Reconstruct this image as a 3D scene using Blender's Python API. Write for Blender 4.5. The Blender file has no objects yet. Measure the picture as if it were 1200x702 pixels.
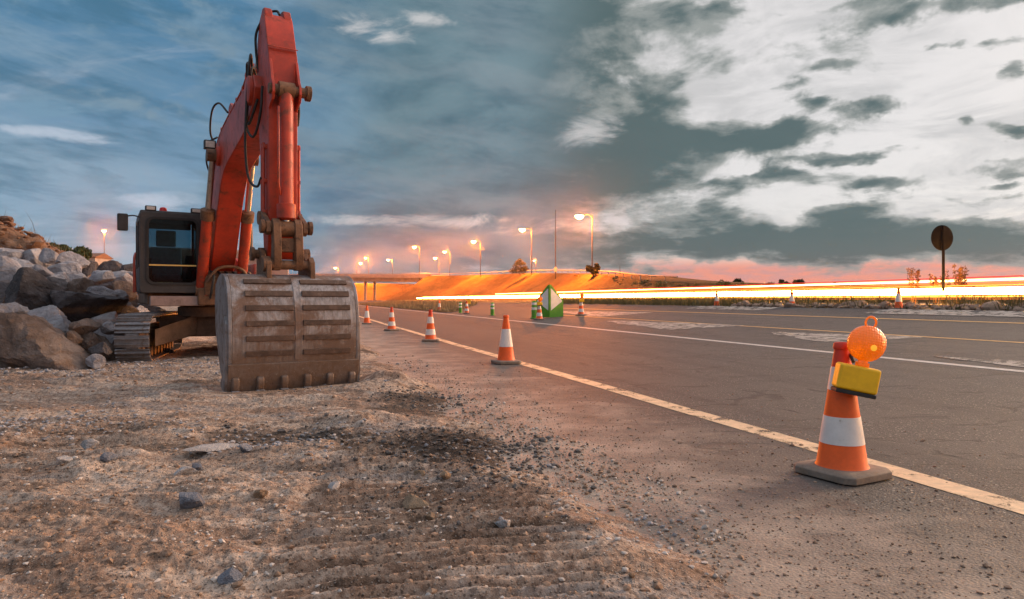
import bpy, bmesh, math, random
import numpy as np
from mathutils import Vector, Matrix

random.seed(11)
R = math.radians
C = bpy.context.scene.collection
FPX, CU, CV, EYE = 800.0, 600.0, 351.0, 1.3      # what the photograph's perspective gives: focal length, horizon, eye height
SK = 0.31                                         # the road runs along (-SK, 1)

# ------------------------------------------------------------------ numpy noise
def _h(ix, iy, seed):
    n = (ix.astype(np.int64) * 374761393 + iy.astype(np.int64) * 668265263 + seed * 1442695041) & 0x7fffffff
    n = ((n ^ (n >> 13)) * 1274126177) & 0x7fffffff
    n = n ^ (n >> 16)
    return (n & 0xffff) / 65535.0

def vnoise(x, y, seed=0):
    x = np.asarray(x, float); y = np.asarray(y, float)
    ix = np.floor(x); iy = np.floor(y)
    fx = x - ix; fy = y - iy
    fx = fx * fx * fx * (fx * (fx * 6 - 15) + 10); fy = fy * fy * fy * (fy * (fy * 6 - 15) + 10)
    a = _h(ix, iy, seed); b = _h(ix + 1, iy, seed); c = _h(ix, iy + 1, seed); d = _h(ix + 1, iy + 1, seed)
    return (a + (b - a) * fx) * (1 - fy) + (c + (d - c) * fx) * fy

def fbm(x, y, octv=4, seed=0, gain=.5):
    s = 0; a = 1; t = 0
    for i in range(octv):
        s = s + a * (vnoise(x, y, seed + i * 17) - .5) * 2; t += a
        a *= gain; x = x * 2.03 + 13.7; y = y * 2.03 - 7.1
    return s / t

def sstep(a, b, x):
    t = np.clip((x - a) / (b - a), 0, 1)
    return t * t * (3 - 2 * t)

# ------------------------------------------------------------------ materials
class NT:
    """small helper for writing node graphs"""
    def __init__(self, tree): self.t = tree; self.n = tree.nodes; self.l = tree.links
    def put(self, sock, v):
        if v is None: return
        if isinstance(v, bpy.types.NodeSocket): self.l.new(v, sock)
        elif isinstance(v, (tuple, list)) and sock.type == 'RGBA' and len(v) == 3: sock.default_value = (*v, 1)
        else: sock.default_value = v
    def math(self, op, a, b=None, c=None, clamp=False):
        n = self.n.new('ShaderNodeMath'); n.operation = op; n.use_clamp = clamp
        for i, v in enumerate((a, b, c)): self.put(n.inputs[i], v)
        return n.outputs[0]
    def add(self, a, b): return self.math('ADD', a, b)
    def sub(self, a, b): return self.math('SUBTRACT', a, b)
    def mul(self, a, b): return self.math('MULTIPLY', a, b)
    def smooth(self, v, a, b, lo=0., hi=1.):
        n = self.n.new('ShaderNodeMapRange'); n.interpolation_type = 'SMOOTHSTEP'
        for k, x in (('Value', v), ('From Min', a), ('From Max', b), ('To Min', lo), ('To Max', hi)): self.put(n.inputs[k], x)
        return n.outputs[0]
    def mix(self, f, a, b, mode='MIX'):
        n = self.n.new('ShaderNodeMix'); n.data_type = 'RGBA'; n.blend_type = mode
        self.put(n.inputs[0], f); self.put(n.inputs[6], a); self.put(n.inputs[7], b)
        return n.outputs[2]
    def noise(self, vec, scale, detail=4, rough=.55, dist=0., d='3D'):
        n = self.n.new('ShaderNodeTexNoise'); n.noise_dimensions = d
        self.put(n.inputs['Vector'], vec)
        n.inputs['Scale'].default_value = scale; n.inputs['Detail'].default_value = detail
        n.inputs['Roughness'].default_value = rough; n.inputs['Distortion'].default_value = dist
        return n.outputs['Fac']
    def vor(self, vec, scale, feature='F1', rand=1., out='Distance'):
        n = self.n.new('ShaderNodeTexVoronoi'); n.feature = feature
        self.put(n.inputs['Vector'], vec); n.inputs['Scale'].default_value = scale; n.inputs['Randomness'].default_value = rand
        return n.outputs[out]
    def xyz(self, x, y, z):
        n = self.n.new('ShaderNodeCombineXYZ')
        for i, v in enumerate((x, y, z)): self.put(n.inputs[i], v)
        return n.outputs[0]
    def sep(self, v):
        n = self.n.new('ShaderNodeSeparateXYZ'); self.l.new(v, n.inputs[0]); return n.outputs
    def scale(self, v, s):
        n = self.n.new('ShaderNodeVectorMath'); n.operation = 'MULTIPLY'; self.put(n.inputs[0], v); n.inputs[1].default_value = s
        return n.outputs[0]
    def vadd(self, a, b):
        n = self.n.new('ShaderNodeVectorMath'); n.operation = 'ADD'; self.put(n.inputs[0], a); self.put(n.inputs[1], b)
        return n.outputs[0]
    def bump(self, h, strength=.3, dist=.02, normal=None):
        n = self.n.new('ShaderNodeBump'); self.put(n.inputs['Height'], h)
        n.inputs['Strength'].default_value = strength; n.inputs['Distance'].default_value = dist
        if normal is not None: self.l.new(normal, n.inputs['Normal'])
        return n.outputs[0]

def new_mat(name):
    m = bpy.data.materials.new(name); m.use_nodes = True
    t = NT(m.node_tree); b = m.node_tree.nodes['Principled BSDF']
    tc = t.n.new('ShaderNodeTexCoord')
    geo = t.n.new('ShaderNodeNewGeometry')
    return m, t, b, tc.outputs['Object'], geo.outputs['Position']

def simple(name, col, rough=.6, metal=0., var=.25, scale=6., dirt=None, dirt_amt=.5, bump=.1, bscale=40., coat=0., spec=.5, world=False, dist=.01):
    """a painted or raw surface with tonal wear and patches of dirt"""
    m, t, b, ob, pos = new_mat(name)
    v = pos if world else ob
    n1 = t.noise(v, scale, 6, .6); n2 = t.noise(v, scale * 5, 4, .6)
    f = t.add(t.mul(n1, .7), t.mul(n2, .3))
    dark = tuple(c * (1 - var) for c in col); light = tuple(min(1, c * (1 + var)) for c in col)
    c = t.mix(t.smooth(f, .3, .7), dark, light)
    if dirt is not None:
        d = t.smooth(t.add(t.mul(t.noise(v, scale * 1.7, 8, .68, .6), .8), t.mul(n2, .2)), .62 - dirt_amt * .25, .78 - dirt_amt * .2)
        c = t.mix(t.mul(d, .85), c, dirt)
        r = t.add(rough, t.mul(d, .2))
    else:
        r = t.add(rough - .08, t.mul(n2, .16))
    t.put(b.inputs['Base Color'], c); t.put(b.inputs['Roughness'], r)
    b.inputs['Metallic'].default_value = metal; b.inputs['Specular IOR Level'].default_value = spec
    b.inputs['Coat Weight'].default_value = coat
    if bump: t.put(b.inputs['Normal'], t.bump(t.noise(v, bscale, 5, .6), bump, dist))
    return m

def emit(name, col, s):
    m = bpy.data.materials.new(name); m.use_nodes = True
    b = m.node_tree.nodes['Principled BSDF']
    b.inputs['Base Color'].default_value = (0, 0, 0, 1)
    b.inputs['Emission Color'].default_value = (*col, 1); b.inputs['Emission Strength'].default_value = s
    return m

M = {}
M['red'] = simple('red_paint', (.40, .033, .009), .52, 0, .3, 2.2, (.10, .035, .02), .5, .05, 30, .04)
M['red_clean'] = simple('red_paint_cylinder', (.43, .038, .010), .46, 0, .28, 3, (.11, .04, .022), .6, .03, 30, .15)
M['brown_iron'] = simple('muddy_iron', (.17, .085, .045), .65, .2, .35, 5, (.05, .03, .022), .6, .3, 30)
M['undercar'] = simple('muddy_undercarriage', (.15, .09, .062), .8, .1, .35, 4, (.19, .12, .08), .55, .4, 25)
M['shoe'] = simple('track_steel', (.19, .19, .205), .45, .5, .3, 5, (.12, .08, .055), .45, .3, 30)
M['dark'] = simple('black_paint', (.022, .022, .025), .5, 0, .35, 5, (.07, .055, .045), .3, .06, 40)
M['cab'] = simple('cab_paint', (.04, .037, .038), .5, 0, .3, 4, (.10, .075, .06), .35, .06, 40)
M['house'] = simple('house_paint', (.30, .21, .19), .55, 0, .25, 3, (.13, .085, .06), .5, .08, 30)
M['rubber'] = simple('rubber', (.02, .02, .021), .7, 0, .3, 8, (.08, .065, .05), .3, .1, 60)
M['chrome'] = simple('rod_steel', (.42, .41, .41), .3, .9, .15, 6, (.12, .09, .07), .3, 0)
M['seat'] = simple('seat_cloth', (.045, .11, .15), .85, 0, .3, 12, None, 0, .2, 120)
M['cab_yellow'] = simple('yellow_rail', (.85, .55, .16), .5, 0, .15, 10)
M['cone_orange'] = simple('cone_orange', (.84, .105, .004), .5, 0, .12, 6, (.30, .08, .02), .1, .05, 30)
M['cone_red'] = simple('cone_red', (.60, .040, .012), .55, 0, .14, 6, (.2, .05, .02), .12, .05, 30)
M['cone_white'] = simple('cone_reflective', (.72, .66, .62), .45, 0, .08, 8, (.36, .27, .2), .18, .03, 60)
M['cone_base'] = simple('cone_base_rubber', (.21, .16, .125), .85, 0, .25, 9, (.25, .17, .11), .5, .3, 60)
M['lamp_yellow'] = simple('lamp_case_yellow', (.95, .50, .008), .45, 0, .12, 8, (.35, .22, .03), .18, .03, 40)
M['galv'] = simple('galvanised', (.30, .29, .28), .5, .6, .2, 3)
M['pole_dark'] = simple('pole_steel', (.03, .028, .028), .6, .3, .25, 3)
M['sign_back'] = simple('sign_back_metal', (.009, .008, .009), .8, 0, .3, 5, spec=.08)
M['green'] = simple('sign_green', (.06, .30, .015), .5, 0, .15, 5, (.03, .1, .02), .3)
M['white'] = simple('sign_white', (.78, .76, .72), .5, 0, .08, 5, (.4, .36, .3), .2)
M['concrete'] = simple('concrete', (.34, .31, .28), .85, 0, .18, .5, (.2, .17, .14), .4, .2, 4, world=True)
M['bark'] = simple('bark', (.06, .04, .028), .9, 0, .3, 8)

def leaf_mat(name, a, b_):
    m, t, b, ob, pos = new_mat(name)
    n = t.noise(pos, 1.7, 3); n2 = t.noise(pos, 31, 2)
    t.put(b.inputs['Base Color'], t.mix(t.smooth(t.add(t.mul(n, .5), t.mul(n2, .5)), .35, .65), a, b_))
    b.inputs['Roughness'].default_value = .7; b.inputs['Specular IOR Level'].default_value = .2
    b.inputs['Subsurface Weight'].default_value = 0
    return m
M['leaf'] = leaf_mat('bush_leaf', (.025, .045, .016), (.075, .10, .035))
M['pine'] = leaf_mat('tree_leaf', (.015, .022, .012), (.045, .05, .022))
M['weed'] = leaf_mat('weed_leaf', (.07, .075, .025), (.20, .155, .07))
M['dry'] = leaf_mat('dry_grass', (.17, .12, .06), (.34, .25, .14))
M['tall_plant'] = leaf_mat('flower_plant', (.12, .035, .02), (.22, .11, .03))

# dirt
def dirt_material():
    m, t, b, ob, pos = new_mat('trampled_dirt')
    st = t.scale(pos, (.55, 1.7, 1))
    big = t.noise(pos, .55, 6, .62, .5); mid = t.noise(st, 2.4, 8, .66, .4); fine = t.noise(pos, 26, 7, .68); grit = t.noise(pos, 110, 4, .65)
    c = t.mix(t.smooth(big, .32, .68), (.29, .175, .12), (.47, .33, .245))
    c = t.mix(t.mul(t.smooth(mid, .51, .62), .8), c, (.68, .53, .43))
    c = t.mix(t.mul(t.smooth(mid, .47, .37), .78), c, (.10, .06, .040))
    c = t.mix(t.mul(t.smooth(t.noise(t.vadd(st, (21, 5, 0)), .8, 7, .6, .4), .52, .60), .65), c, (.60, .46, .365))
    grey = t.smooth(t.noise(t.vadd(st, (7.3, 2.1, 0)), .95, 7, .66, .5), .53, .66)
    c = t.mix(t.mul(grey, .70), c, (.36, .325, .31))
    c = t.mix(t.mul(t.smooth(t.noise(t.vadd(pos, (3, 9, 0)), 1.3, 8, .7, .7), .60, .70), .7), c, (.085, .064, .053))
    c = t.mix(t.mul(t.smooth(t.noise(t.vadd(pos, (13, 4, 0)), 3.1, 9, .72, .9), .64, .72), .8), c, (.62, .57, .54))
    c = t.mix(t.mul(t.smooth(grit, .42, .60), .25), c, (.50, .37, .28)); c = t.mix(t.smooth(fine, .38, .58, .8, .0), c, t.mix(1, c, (.42, .38, .36), 'MULTIPLY'))
    speck = t.vor(pos, 55, 'F1'); c = t.mix(t.mul(t.smooth(speck, .26, .16), .7), c, (.50, .42, .36))
    c = t.mix(t.mul(t.smooth(t.vor(t.vadd(pos, (5, 5, 0)), 34, 'F1'), .27, .16), .75), c, (.06, .042, .034))
    # damp dark spoil tipped near the tarmac
    sp = t.sep(pos)
    def spot(cx, cy, rx, ry):
        a = t.mul(t.sub(sp[0], cx), 1 / rx); e = t.mul(t.sub(sp[1], cy), 1 / ry); return t.math('EXPONENT', t.mul(t.add(t.mul(a, a), t.mul(e, e)), -1.))
    sd_ = t.math('MAXIMUM', t.math('MAXIMUM', spot(-.45, 5.75, .62, .75), spot(-1.0, 8.4, .6, 1.3)), spot(-2.1, 6.2, .7, .45))
    c = t.mix(t.mul(t.smooth(t.add(t.mul(sd_, .5), t.sub(t.noise(pos, 2.6, 8, .7, .6), .5)), .16, .34), .82), c, (.06, .043, .034))
    t.put(b.inputs['Base Color'], c)
    b.inputs['Roughness'].default_value = .9; b.inputs['Specular IOR Level'].default_value = .25
    h = t.add(t.mul(fine, .6), t.add(t.mul(grit, .22), t.mul(t.smooth(speck, .05, .4), -.25)))
    t.put(b.inputs['Normal'], t.bump(h, .9, .04))
    return m
M['dirt'] = dirt_material()

# asphalt: aggregate, worn patches, cracks, and dust swept from the works over its near edge
def asphalt_material(name='asphalt', dust_on=True):
    m, t, b, ob, pos = new_mat(name)
    s = t.sep(pos)
    p = t.add(s[0], t.mul(s[1], SK))
    agg = t.noise(pos, 95, 4, .75); agg2 = t.vor(pos, 58, 'F1'); mid = t.noise(pos, 7, 6, .65); big = t.noise(pos, .8, 6, .6, .4)
    along = t.noise(t.xyz(t.mul(p, 1.6), t.mul(s[1], .08), 0), 1.0, 5, .6)
    c = t.mix(t.smooth(agg, .36, .64), (.019, .0175, .017), (.074, .066, .061))
    c = t.mix(t.smooth(agg2, .34, .12), c, (.23, .205, .18))
    agg3 = t.vor(t.vadd(pos, (4, 7, 0)), 23, 'F1'); c = t.mix(t.smooth(agg3, .23, .15), c, (.36, .325, .29)); c = t.mix(t.mul(t.smooth(t.vor(t.vadd(pos, (1, 3, 0)), 31, 'F1'), .24, .12), .8), c, (.016, .014, .013))
    c = t.mix(t.mul(t.smooth(agg2, .45, .7), .6), c, (.018, .016, .015))
    c = t.mix(t.mul(t.smooth(big, .42, .62), .6), c, (.068, .060, .055))
    c = t.mix(t.mul(t.smooth(along, .46, .64), .55), c, (.026, .023, .022))
    # dark tar patches and short cracks
    wp = t.vadd(pos, t.scale(t.xyz(t.noise(pos, 2.2, 5), t.noise(t.vadd(pos, (9, 3, 1)), 2.2, 5), 0), (.7, .7, 0)))
    ce = t.vor(wp, .55, 'DISTANCE_TO_EDGE')
    mask = t.smooth(t.noise(t.vadd(pos, (2, 17, 0)), .9, 3, .5), .50, .60)
    crack = t.mul(t.smooth(ce, .030, .004), mask)
    pot = t.smooth(t.noise(t.scale(t.vadd(pos, (31, 7, 0)), (.8, 2.2, 1)), 1.5, 7, .66, .5), .585, .64)
    c = t.mix(t.mul(pot, .8), c, (.022, .02, .019))
    c = t.mix(t.mul(crack, .85), c, (.014, .012, .011))
    hh = t.add(t.mul(agg, .5), t.add(t.mul(agg2, -.7), t.add(t.mul(crack, -1.0), t.mul(pot, -.6))))
    rough = .70
    if dust_on:
        edge = t.smooth(t.add(p, t.mul(t.sub(mid, .5), 1.6)), 5.0, 1.6)
        pat = t.smooth(t.add(t.noise(t.scale(pos, (.7, 1.2, 1)), 1.15, 8, .66, .8), t.mul(edge, .28)), .50, .80)
        d = t.math('ADD', t.mul(edge, .50), t.mul(pat, .46), clamp=True)
        d = t.mul(d, t.smooth(p, 5.6, 3.6))
        dc = t.mix(t.smooth(t.noise(pos, 1.9, 6, .6), .35, .65), (.21, .165, .135), (.38, .30, .24))
        d2 = t.mul(d, t.smooth(t.add(agg2, t.mul(t.sub(mid, .5), .6)), .08, .5, .30, 1.))
        c = t.mix(d2, c, dc)
        hh = t.mul(hh, t.sub(1., t.mul(d, .45)))
    t.put(b.inputs['Base Color'], c); b.inputs['Roughness'].default_value = rough
    b.inputs['Specular IOR Level'].default_value = .5
    t.put(b.inputs['Normal'], t.bump(hh, .85, .011))
    return m
M['asphalt'] = asphalt_material()

def paint_material(name, col, wear=.5, scale=5.):
    m, t, b, ob, pos = new_mat(name)
    out = m.node_tree.nodes['Material Output']
    n = t.add(t.mul(t.noise(pos, scale, 8, .7, .5), .72), t.mul(t.noise(pos, 60, 3, .7), .28))
    a = t.smooth(n, wear - .13, wear - .03)
    c = t.mix(t.smooth(t.noise(pos, 9, 6, .65), .35, .7), tuple(x * .72 for x in col), col)
    t.put(b.inputs['Base Color'], c); b.inputs['Roughness'].default_value = .65
    tr = t.n.new('ShaderNodeBsdfTransparent'); mx = t.n.new('ShaderNodeMixShader')
    t.l.new(a, mx.inputs[0]); t.l.new(tr.outputs[0], mx.inputs[1]); t.l.new(b.outputs[0], mx.inputs[2])
    t.l.new(mx.outputs[0], out.inputs['Surface'])
    return m
M['paint_tan'] = paint_material('worn_yellow_paint', (.82, .57, .35), .525, 2.6)
M['paint_yellow'] = paint_material('yellow_paint', (.70, .40, .13), .44, 3)
M['paint_white'] = paint_material('white_paint', (.66, .60, .55), .45, 3)
M['paint_scuff'] = paint_material('scuffed_white_paint', (.46, .40, .345), .555, 3.2)

def rock_material(name, a, b_, c_, dust):
    m, t, b, ob, pos = new_mat(name)
    n1 = t.noise(pos, 1.3, 8, .66, .8); n2 = t.noise(pos, 7, 7, .7); n3 = t.noise(t.scale(pos, (1, 1, 3)), 2.6, 6, .6, 1.2)
    c = t.mix(t.smooth(n1, .36, .62), a, b_)
    c = t.mix(t.mul(t.smooth(n3, .52, .68), .8), c, c_)
    c = t.mix(t.mul(t.smooth(n2, .56, .72), .55), c, dust)
    c = t.mix(t.mul(t.smooth(n2, .42, .28), .6), c, tuple(x * .4 for x in a))
    t.put(b.inputs['Base Color'], c); b.inputs['Roughness'].default_value = .88; b.inputs['Specular IOR Level'].default_value = .3
    h = t.add(t.add(t.mul(t.noise(pos, 5, 10, .7), 1.), t.mul(t.noise(pos, 24, 8, .72), .35)), t.mul(t.smooth(t.vor(t.vadd(pos, t.scale(t.xyz(n1, n2, n3), (.5, .5, .5))), 2.2, 'DISTANCE_TO_EDGE'), 0, .06), .12))
    t.put(b.inputs['Normal'], t.bump(h, .9, .14))
    return m
M['rock_pale'] = rock_material('pale_limestone', (.26, .245, .265), (.43, .405, .425), (.30, .23, .20), (.55, .52, .54))
M['rock_brown'] = rock_material('brown_rock', (.13, .092, .075), (.26, .205, .18), (.20, .125, .085), (.36, .31, .30))
M['rock_dark'] = rock_material('dark_rock', (.045, .040, .043), (.115, .10, .105), (.085, .06, .05), (.20, .18, .185))
M['bank'] = rock_material('reddish_earth', (.16, .078, .045), (.29, .16, .095), (.25, .20, .18), (.40, .29, .23))

def slope_material(name, a, b_, c_):
    m, t, b, ob, pos = new_mat(name)
    n1 = t.noise(pos, .12, 8, .65, .5); n2 = t.noise(pos, 1.4, 6, .7)
    c = t.mix(t.smooth(n1, .38, .62), a, b_); c = t.mix(t.mul(t.smooth(n2, .45, .7), .7), c, c_)
    t.put(b.inputs['Base Color'], c); b.inputs['Roughness'].default_value = .95; b.inputs['Specular IOR Level'].default_value = .1
    t.put(b.inputs['Normal'], t.bump(t.noise(pos, 2.2, 6, .7), .8, .4))
    return m
M['slope'] = slope_material('dry_grass_slope', (.11, .065, .03), (.19, .115, .05), (.055, .04, .02))
M['verge'] = slope_material('verge_soil', (.20, .14, .09), (.30, .22, .15), (.12, .09, .06))
M['hill'] = slope_material('far_land', (.05, .055, .045), (.09, .085, .06), (.04, .045, .035))

def glass_material():
    m = bpy.data.materials.new('cab_glass'); m.use_nodes = True
    t = NT(m.node_tree); out = t.n['Material Output']; t.n.remove(t.n['Principled BSDF'])
    tr = t.n.new('ShaderNodeBsdfTransparent'); tr.inputs[0].default_value = (.50, .62, .66, 1)
    gl = t.n.new('ShaderNodeBsdfGlossy'); gl.inputs['Roughness'].default_value = .03
    fr = t.n.new('ShaderNodeFresnel'); fr.inputs[0].default_value = 1.22
    mx = t.n.new('ShaderNodeMixShader'); t.l.new(fr.outputs[0], mx.inputs[0]); t.l.new(tr.outputs[0], mx.inputs[1]); t.l.new(gl.outputs[0], mx.inputs[2])
    t.l.new(mx.outputs[0], out.inputs['Surface'])
    return m
M['glass'] = glass_material()

def steel_material():
    """bucket plate: scraped blue-grey steel, rust and dried mud"""
    m, t, b, ob, pos = new_mat('bucket_steel')
    s = t.sep(ob)
    n1 = t.noise(ob, 2.4, 8, .66, .7); n2 = t.noise(t.scale(ob, (9, 9, .9)), 3., 6, .65); n3 = t.noise(ob, 14, 6, .7)
    c = t.mix(t.smooth(n2, .35, .65), (.21, .185, .18), (.36, .335, .34))
    c = t.mix(t.mul(t.smooth(n1, .42, .58), .85), c, (.165, .092, .058))
    low = t.smooth(t.add(s[2], t.mul(t.sub(n1, .5), .8)), 1.0, .25)       # mud caked where the bucket digs
    c = t.mix(t.mul(low, .80), c, (.155, .098, .066))
    c = t.mix(t.mul(t.smooth(n3, .58, .72), .5), c, (.42, .37, .34))
    c = t.mix(t.mul(t.smooth(n3, .42, .30), .55), c, (.07, .045, .035))
    t.put(b.inputs['Base Color'], c); b.inputs['Metallic'].default_value = .25
    t.put(b.inputs['Roughness'], t.smooth(n1, .4, .6, .42, .75))
    t.put(b.inputs['Normal'], t.bump(t.add(n3, t.mul(n2, .6)), .3, .02))
    return m
M['steel'] = steel_material()
M['wear_bar'] = simple('rusty_wear_bar', (.095, .058, .042), .7, .2, .4, 5, (.20, .15, .125), .4, .4, 30)
M['side_steel'] = simple('side_plate_steel', (.22, .21, .22), .45, .4, .3, 3, (.15, .095, .07), .7, .2, 25)

M['sodium'] = emit('sodium_lamp', (1, .62, .34), 11)
M['amber_lens'] = None
def amber():
    m, t, b, ob, pos = new_mat('amber_lens')
    b.inputs['Base Color'].default_value = (.95, .17, .0, 1); b.inputs['Roughness'].default_value = .13; b.inputs['Transmission Weight'].default_value = .35
    b.inputs['Emission Color'].default_value = (1, .30, .0, 1); b.inputs['Emission Strength'].default_value = .16
    b.inputs['Coat Weight'].default_value = .4
    w = t.vor(ob, 60, 'F1', .15); t.put(b.inputs['Normal'], t.bump(w, .6, .012))
    return m
M['amber_lens'] = amber()
M['bulb'] = emit('amber_bulb', (1, .46, .03), .85)
M['beacon'] = simple('red_beacon', (.6, .02, .015), .3, 0, .1, 5)
M['lens_clear'] = simple('clear_lens', (.62, .56, .50), .2, 0, .2, 20)

# ------------------------------------------------------------------ geometry helpers
class MB:
    def __init__(self): self.V = []; self.F = []
    def raw(self, vs, fs):
        o = len(self.V); self.V += [tuple(v) for v in vs]; self.F += [tuple(i + o for i in f) for f in fs]; return self
    def box(self, c, s, rot=None):
        hx, hy, hz = s[0] / 2, s[1] / 2, s[2] / 2
        vs = [Vector((x, y, z)) for x in (-hx, hx) for y in (-hy, hy) for z in (-hz, hz)]
        if rot is not None: vs = [rot @ v for v in vs]
        vs = [v + Vector(c) for v in vs]
        return self.raw(vs, [(0, 1, 3, 2), (4, 6, 7, 5), (0, 4, 5, 1), (2, 3, 7, 6), (0, 2, 6, 4), (1, 5, 7, 3)])
    def prism(self, prof, l0, l1):
        """profile in (s, z), extruded sideways; s runs forward, that is along -Y"""
        n = len(prof)
        a = sum(prof[i][0] * prof[(i + 1) % n][1] - prof[(i + 1) % n][0] * prof[i][1] for i in range(n))
        if a < 0: prof = prof[::-1]
        vs = [(l0, -s, z) for s, z in prof] + [(l1, -s, z) for s, z in prof]
        fs = [tuple(range(n)), tuple(range(2 * n - 1, n - 1, -1))]
        for i in range(n):
            j = (i + 1) % n; fs.append((j, i, i + n, j + n))
        return self.raw(vs, fs)
    def tube(self, pts, r, n=10, cap=True):
        pts = [Vector(p) for p in pts]; k = len(pts)
        rs = r if isinstance(r, (list, tuple)) else [r] * k
        t0 = (pts[1] - pts[0]).normalized()
        up = Vector((0, 0, 1)) if abs(t0.z) < .9 else Vector((1, 0, 0))
        u = t0.cross(up).normalized(); vs = []
        for i, p in enumerate(pts):
            tg = (pts[min(i + 1, k - 1)] - pts[max(i - 1, 0)]).normalized()
            u = (u - tg * u.dot(tg)).normalized(); w = tg.cross(u)
            for j in range(n):
                a = 2 * math.pi * j / n; vs.append(p + (u * math.cos(a) + w * math.sin(a)) * rs[i])
        fs = [(i * n + j, i * n + (j + 1) % n, (i + 1) * n + (j + 1) % n, (i + 1) * n + j) for i in range(k - 1) for j in range(n)]
        if cap: fs += [tuple(range(n - 1, -1, -1)), tuple((k - 1) * n + j for j in range(n))]
        return self.raw(vs, fs)
    def lathe(self, prof, c=(0, 0, 0), n=32, axis=None):
        vs = []; k = len(prof)
        for r, z in prof:
            for j in range(n):
                a = 2 * math.pi * j / n; v = Vector((r * math.cos(a), r * math.sin(a), z))
                if axis is not None: v = axis @ v
                vs.append(v + Vector(c))
        fs = [(i * n + j, i * n + (j + 1) % n, (i + 1) * n + (j + 1) % n, (i + 1) * n + j) for i in range(k - 1) for j in range(n)]
        fs += [tuple(range(n - 1, -1, -1)), tuple((k - 1) * n + j for j in range(n))]
        return self.raw(vs, fs)
    def build(self, name, mat, parent=None, bevel=0., smooth=None, seg=2):
        me = bpy.data.meshes.new(name); me.from_pydata([tuple(v) for v in self.V], [], self.F); me.update()
        if smooth is not None or bevel:
            me.polygons.foreach_set('use_smooth', [True] * len(me.polygons))
            me.set_sharp_from_angle(angle=R(smooth if smooth is not None else 35))
        me.materials.append(mat if not isinstance(mat, str) else M[mat])
        o = bpy.data.objects.new(name, me); C.objects.link(o)
        if parent: o.parent = parent
        if bevel:
            b = o.modifiers.new('bevel', 'BEVEL'); b.width = bevel; b.segments = seg; b.limit_method = 'ANGLE'; b.angle_limit = R(40)
            b.harden_normals = True
        return o

def np_mesh(name, V, F, mat, parent=None, smooth=True):
    """V (n,3), F (m,k) arrays"""
    me = bpy.data.meshes.new(name); k = F.shape[1]
    me.vertices.add(len(V)); me.vertices.foreach_set('co', np.ascontiguousarray(V, np.float32).ravel())
    me.loops.add(F.size); me.loops.foreach_set('vertex_index', np.ascontiguousarray(F, np.int32).ravel())
    me.polygons.add(len(F)); me.polygons.foreach_set('loop_start', np.arange(0, F.size, k, dtype=np.int32))
    me.polygons.foreach_set('use_smooth', np.full(len(F), smooth))
    me.update(calc_edges=True); me.validate()
    me.materials.append(M[mat] if isinstance(mat, str) else mat)
    o = bpy.data.objects.new(name, me); C.objects.link(o)
    if parent: o.parent = parent
    return o

def grid_faces(nr, nc):
    i = np.arange(nr - 1)[:, None] * nc + np.arange(nc - 1)[None, :]
    return np.stack([i, i + 1, i + nc + 1, i + nc], -1).reshape(-1, 4)

def tag(o, label=None, cat=None, group=None, kind=None):
    if label: o['label'] = label
    if cat: o['category'] = cat
    if group: o['group'] = group
    if kind: o['kind'] = kind
    return o
def structure(o): o['kind'] = 'structure'; return o
def thing(name, label, cat, loc=(0, 0, 0), rz=0., group=None):
    o = bpy.data.objects.new(name, None); C.objects.link(o); o.location = loc; o.rotation_euler = (0, 0, rz)
    o.empty_display_size = .2
    return tag(o, label, cat, group)
def dup(root, loc, rz=None, label=None, group=None, scale=None):
    r = root.copy(); C.objects.link(r); r.location = loc
    if rz is not None: r.rotation_euler = (0, 0, rz)
    if scale: r.scale = (scale,) * 3
    if label: r['label'] = label
    if group: r['group'] = group
    for ch in list(root.children):
        c = ch.copy(); C.objects.link(c); c.parent = r
        for g in list(ch.children):
            d = g.copy(); C.objects.link(d); d.parent = c
    return r

def catmull(pts, n=8):
    pts = [Vector(p) for p in pts]; out = []
    P = [pts[0] * 2 - pts[1]] + pts + [pts[-1] * 2 - pts[-2]]
    for i in range(1, len(P) - 2):
        for k in range(n):
            t = k / n; a, b, c, d = P[i - 1], P[i], P[i + 1], P[i + 2]
            out.append(.5 * ((2 * b) + (c - a) * t + (2 * a - 5 * b + 4 * c - d) * t * t + (3 * b - a - 3 * c + d) * t ** 3))
    out.append(pts[-1]); return out

# ------------------------------------------------------------------ the lie of the land
PP = np.array([-50, 4.5, 8.0, 11.5, 15.5, 19.3, 21.0, 21.8, 24, 60.])
PZ = np.array([0, 0, .03, .15, .37, .66, .92, 1.07, 1.1, 1.1])
def road_z(p, y=None):
    return np.interp(p, PP, PZ)
def rp(p, y):                                      # a point of the road: p metres to the right of the works, y metres ahead
    return (p - SK * y, y, float(road_z(p)))
def gz(x, y): return float(road_z(x + SK * y))
def at(u, d, z=None):
    x = (u - CU) / FPX * d
    return Vector((x, d, gz(x, d) if z is None else z))
def up(v, d): return EYE + (CV - v) * d / FPX

EX, EY, ETH = -6.8, 15.7, R(31)                    # excavator swing centre and heading
ef = np.array([math.sin(ETH), -math.cos(ETH)]); er = np.array([math.cos(ETH), math.sin(ETH)])
th18 = R(18)

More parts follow.
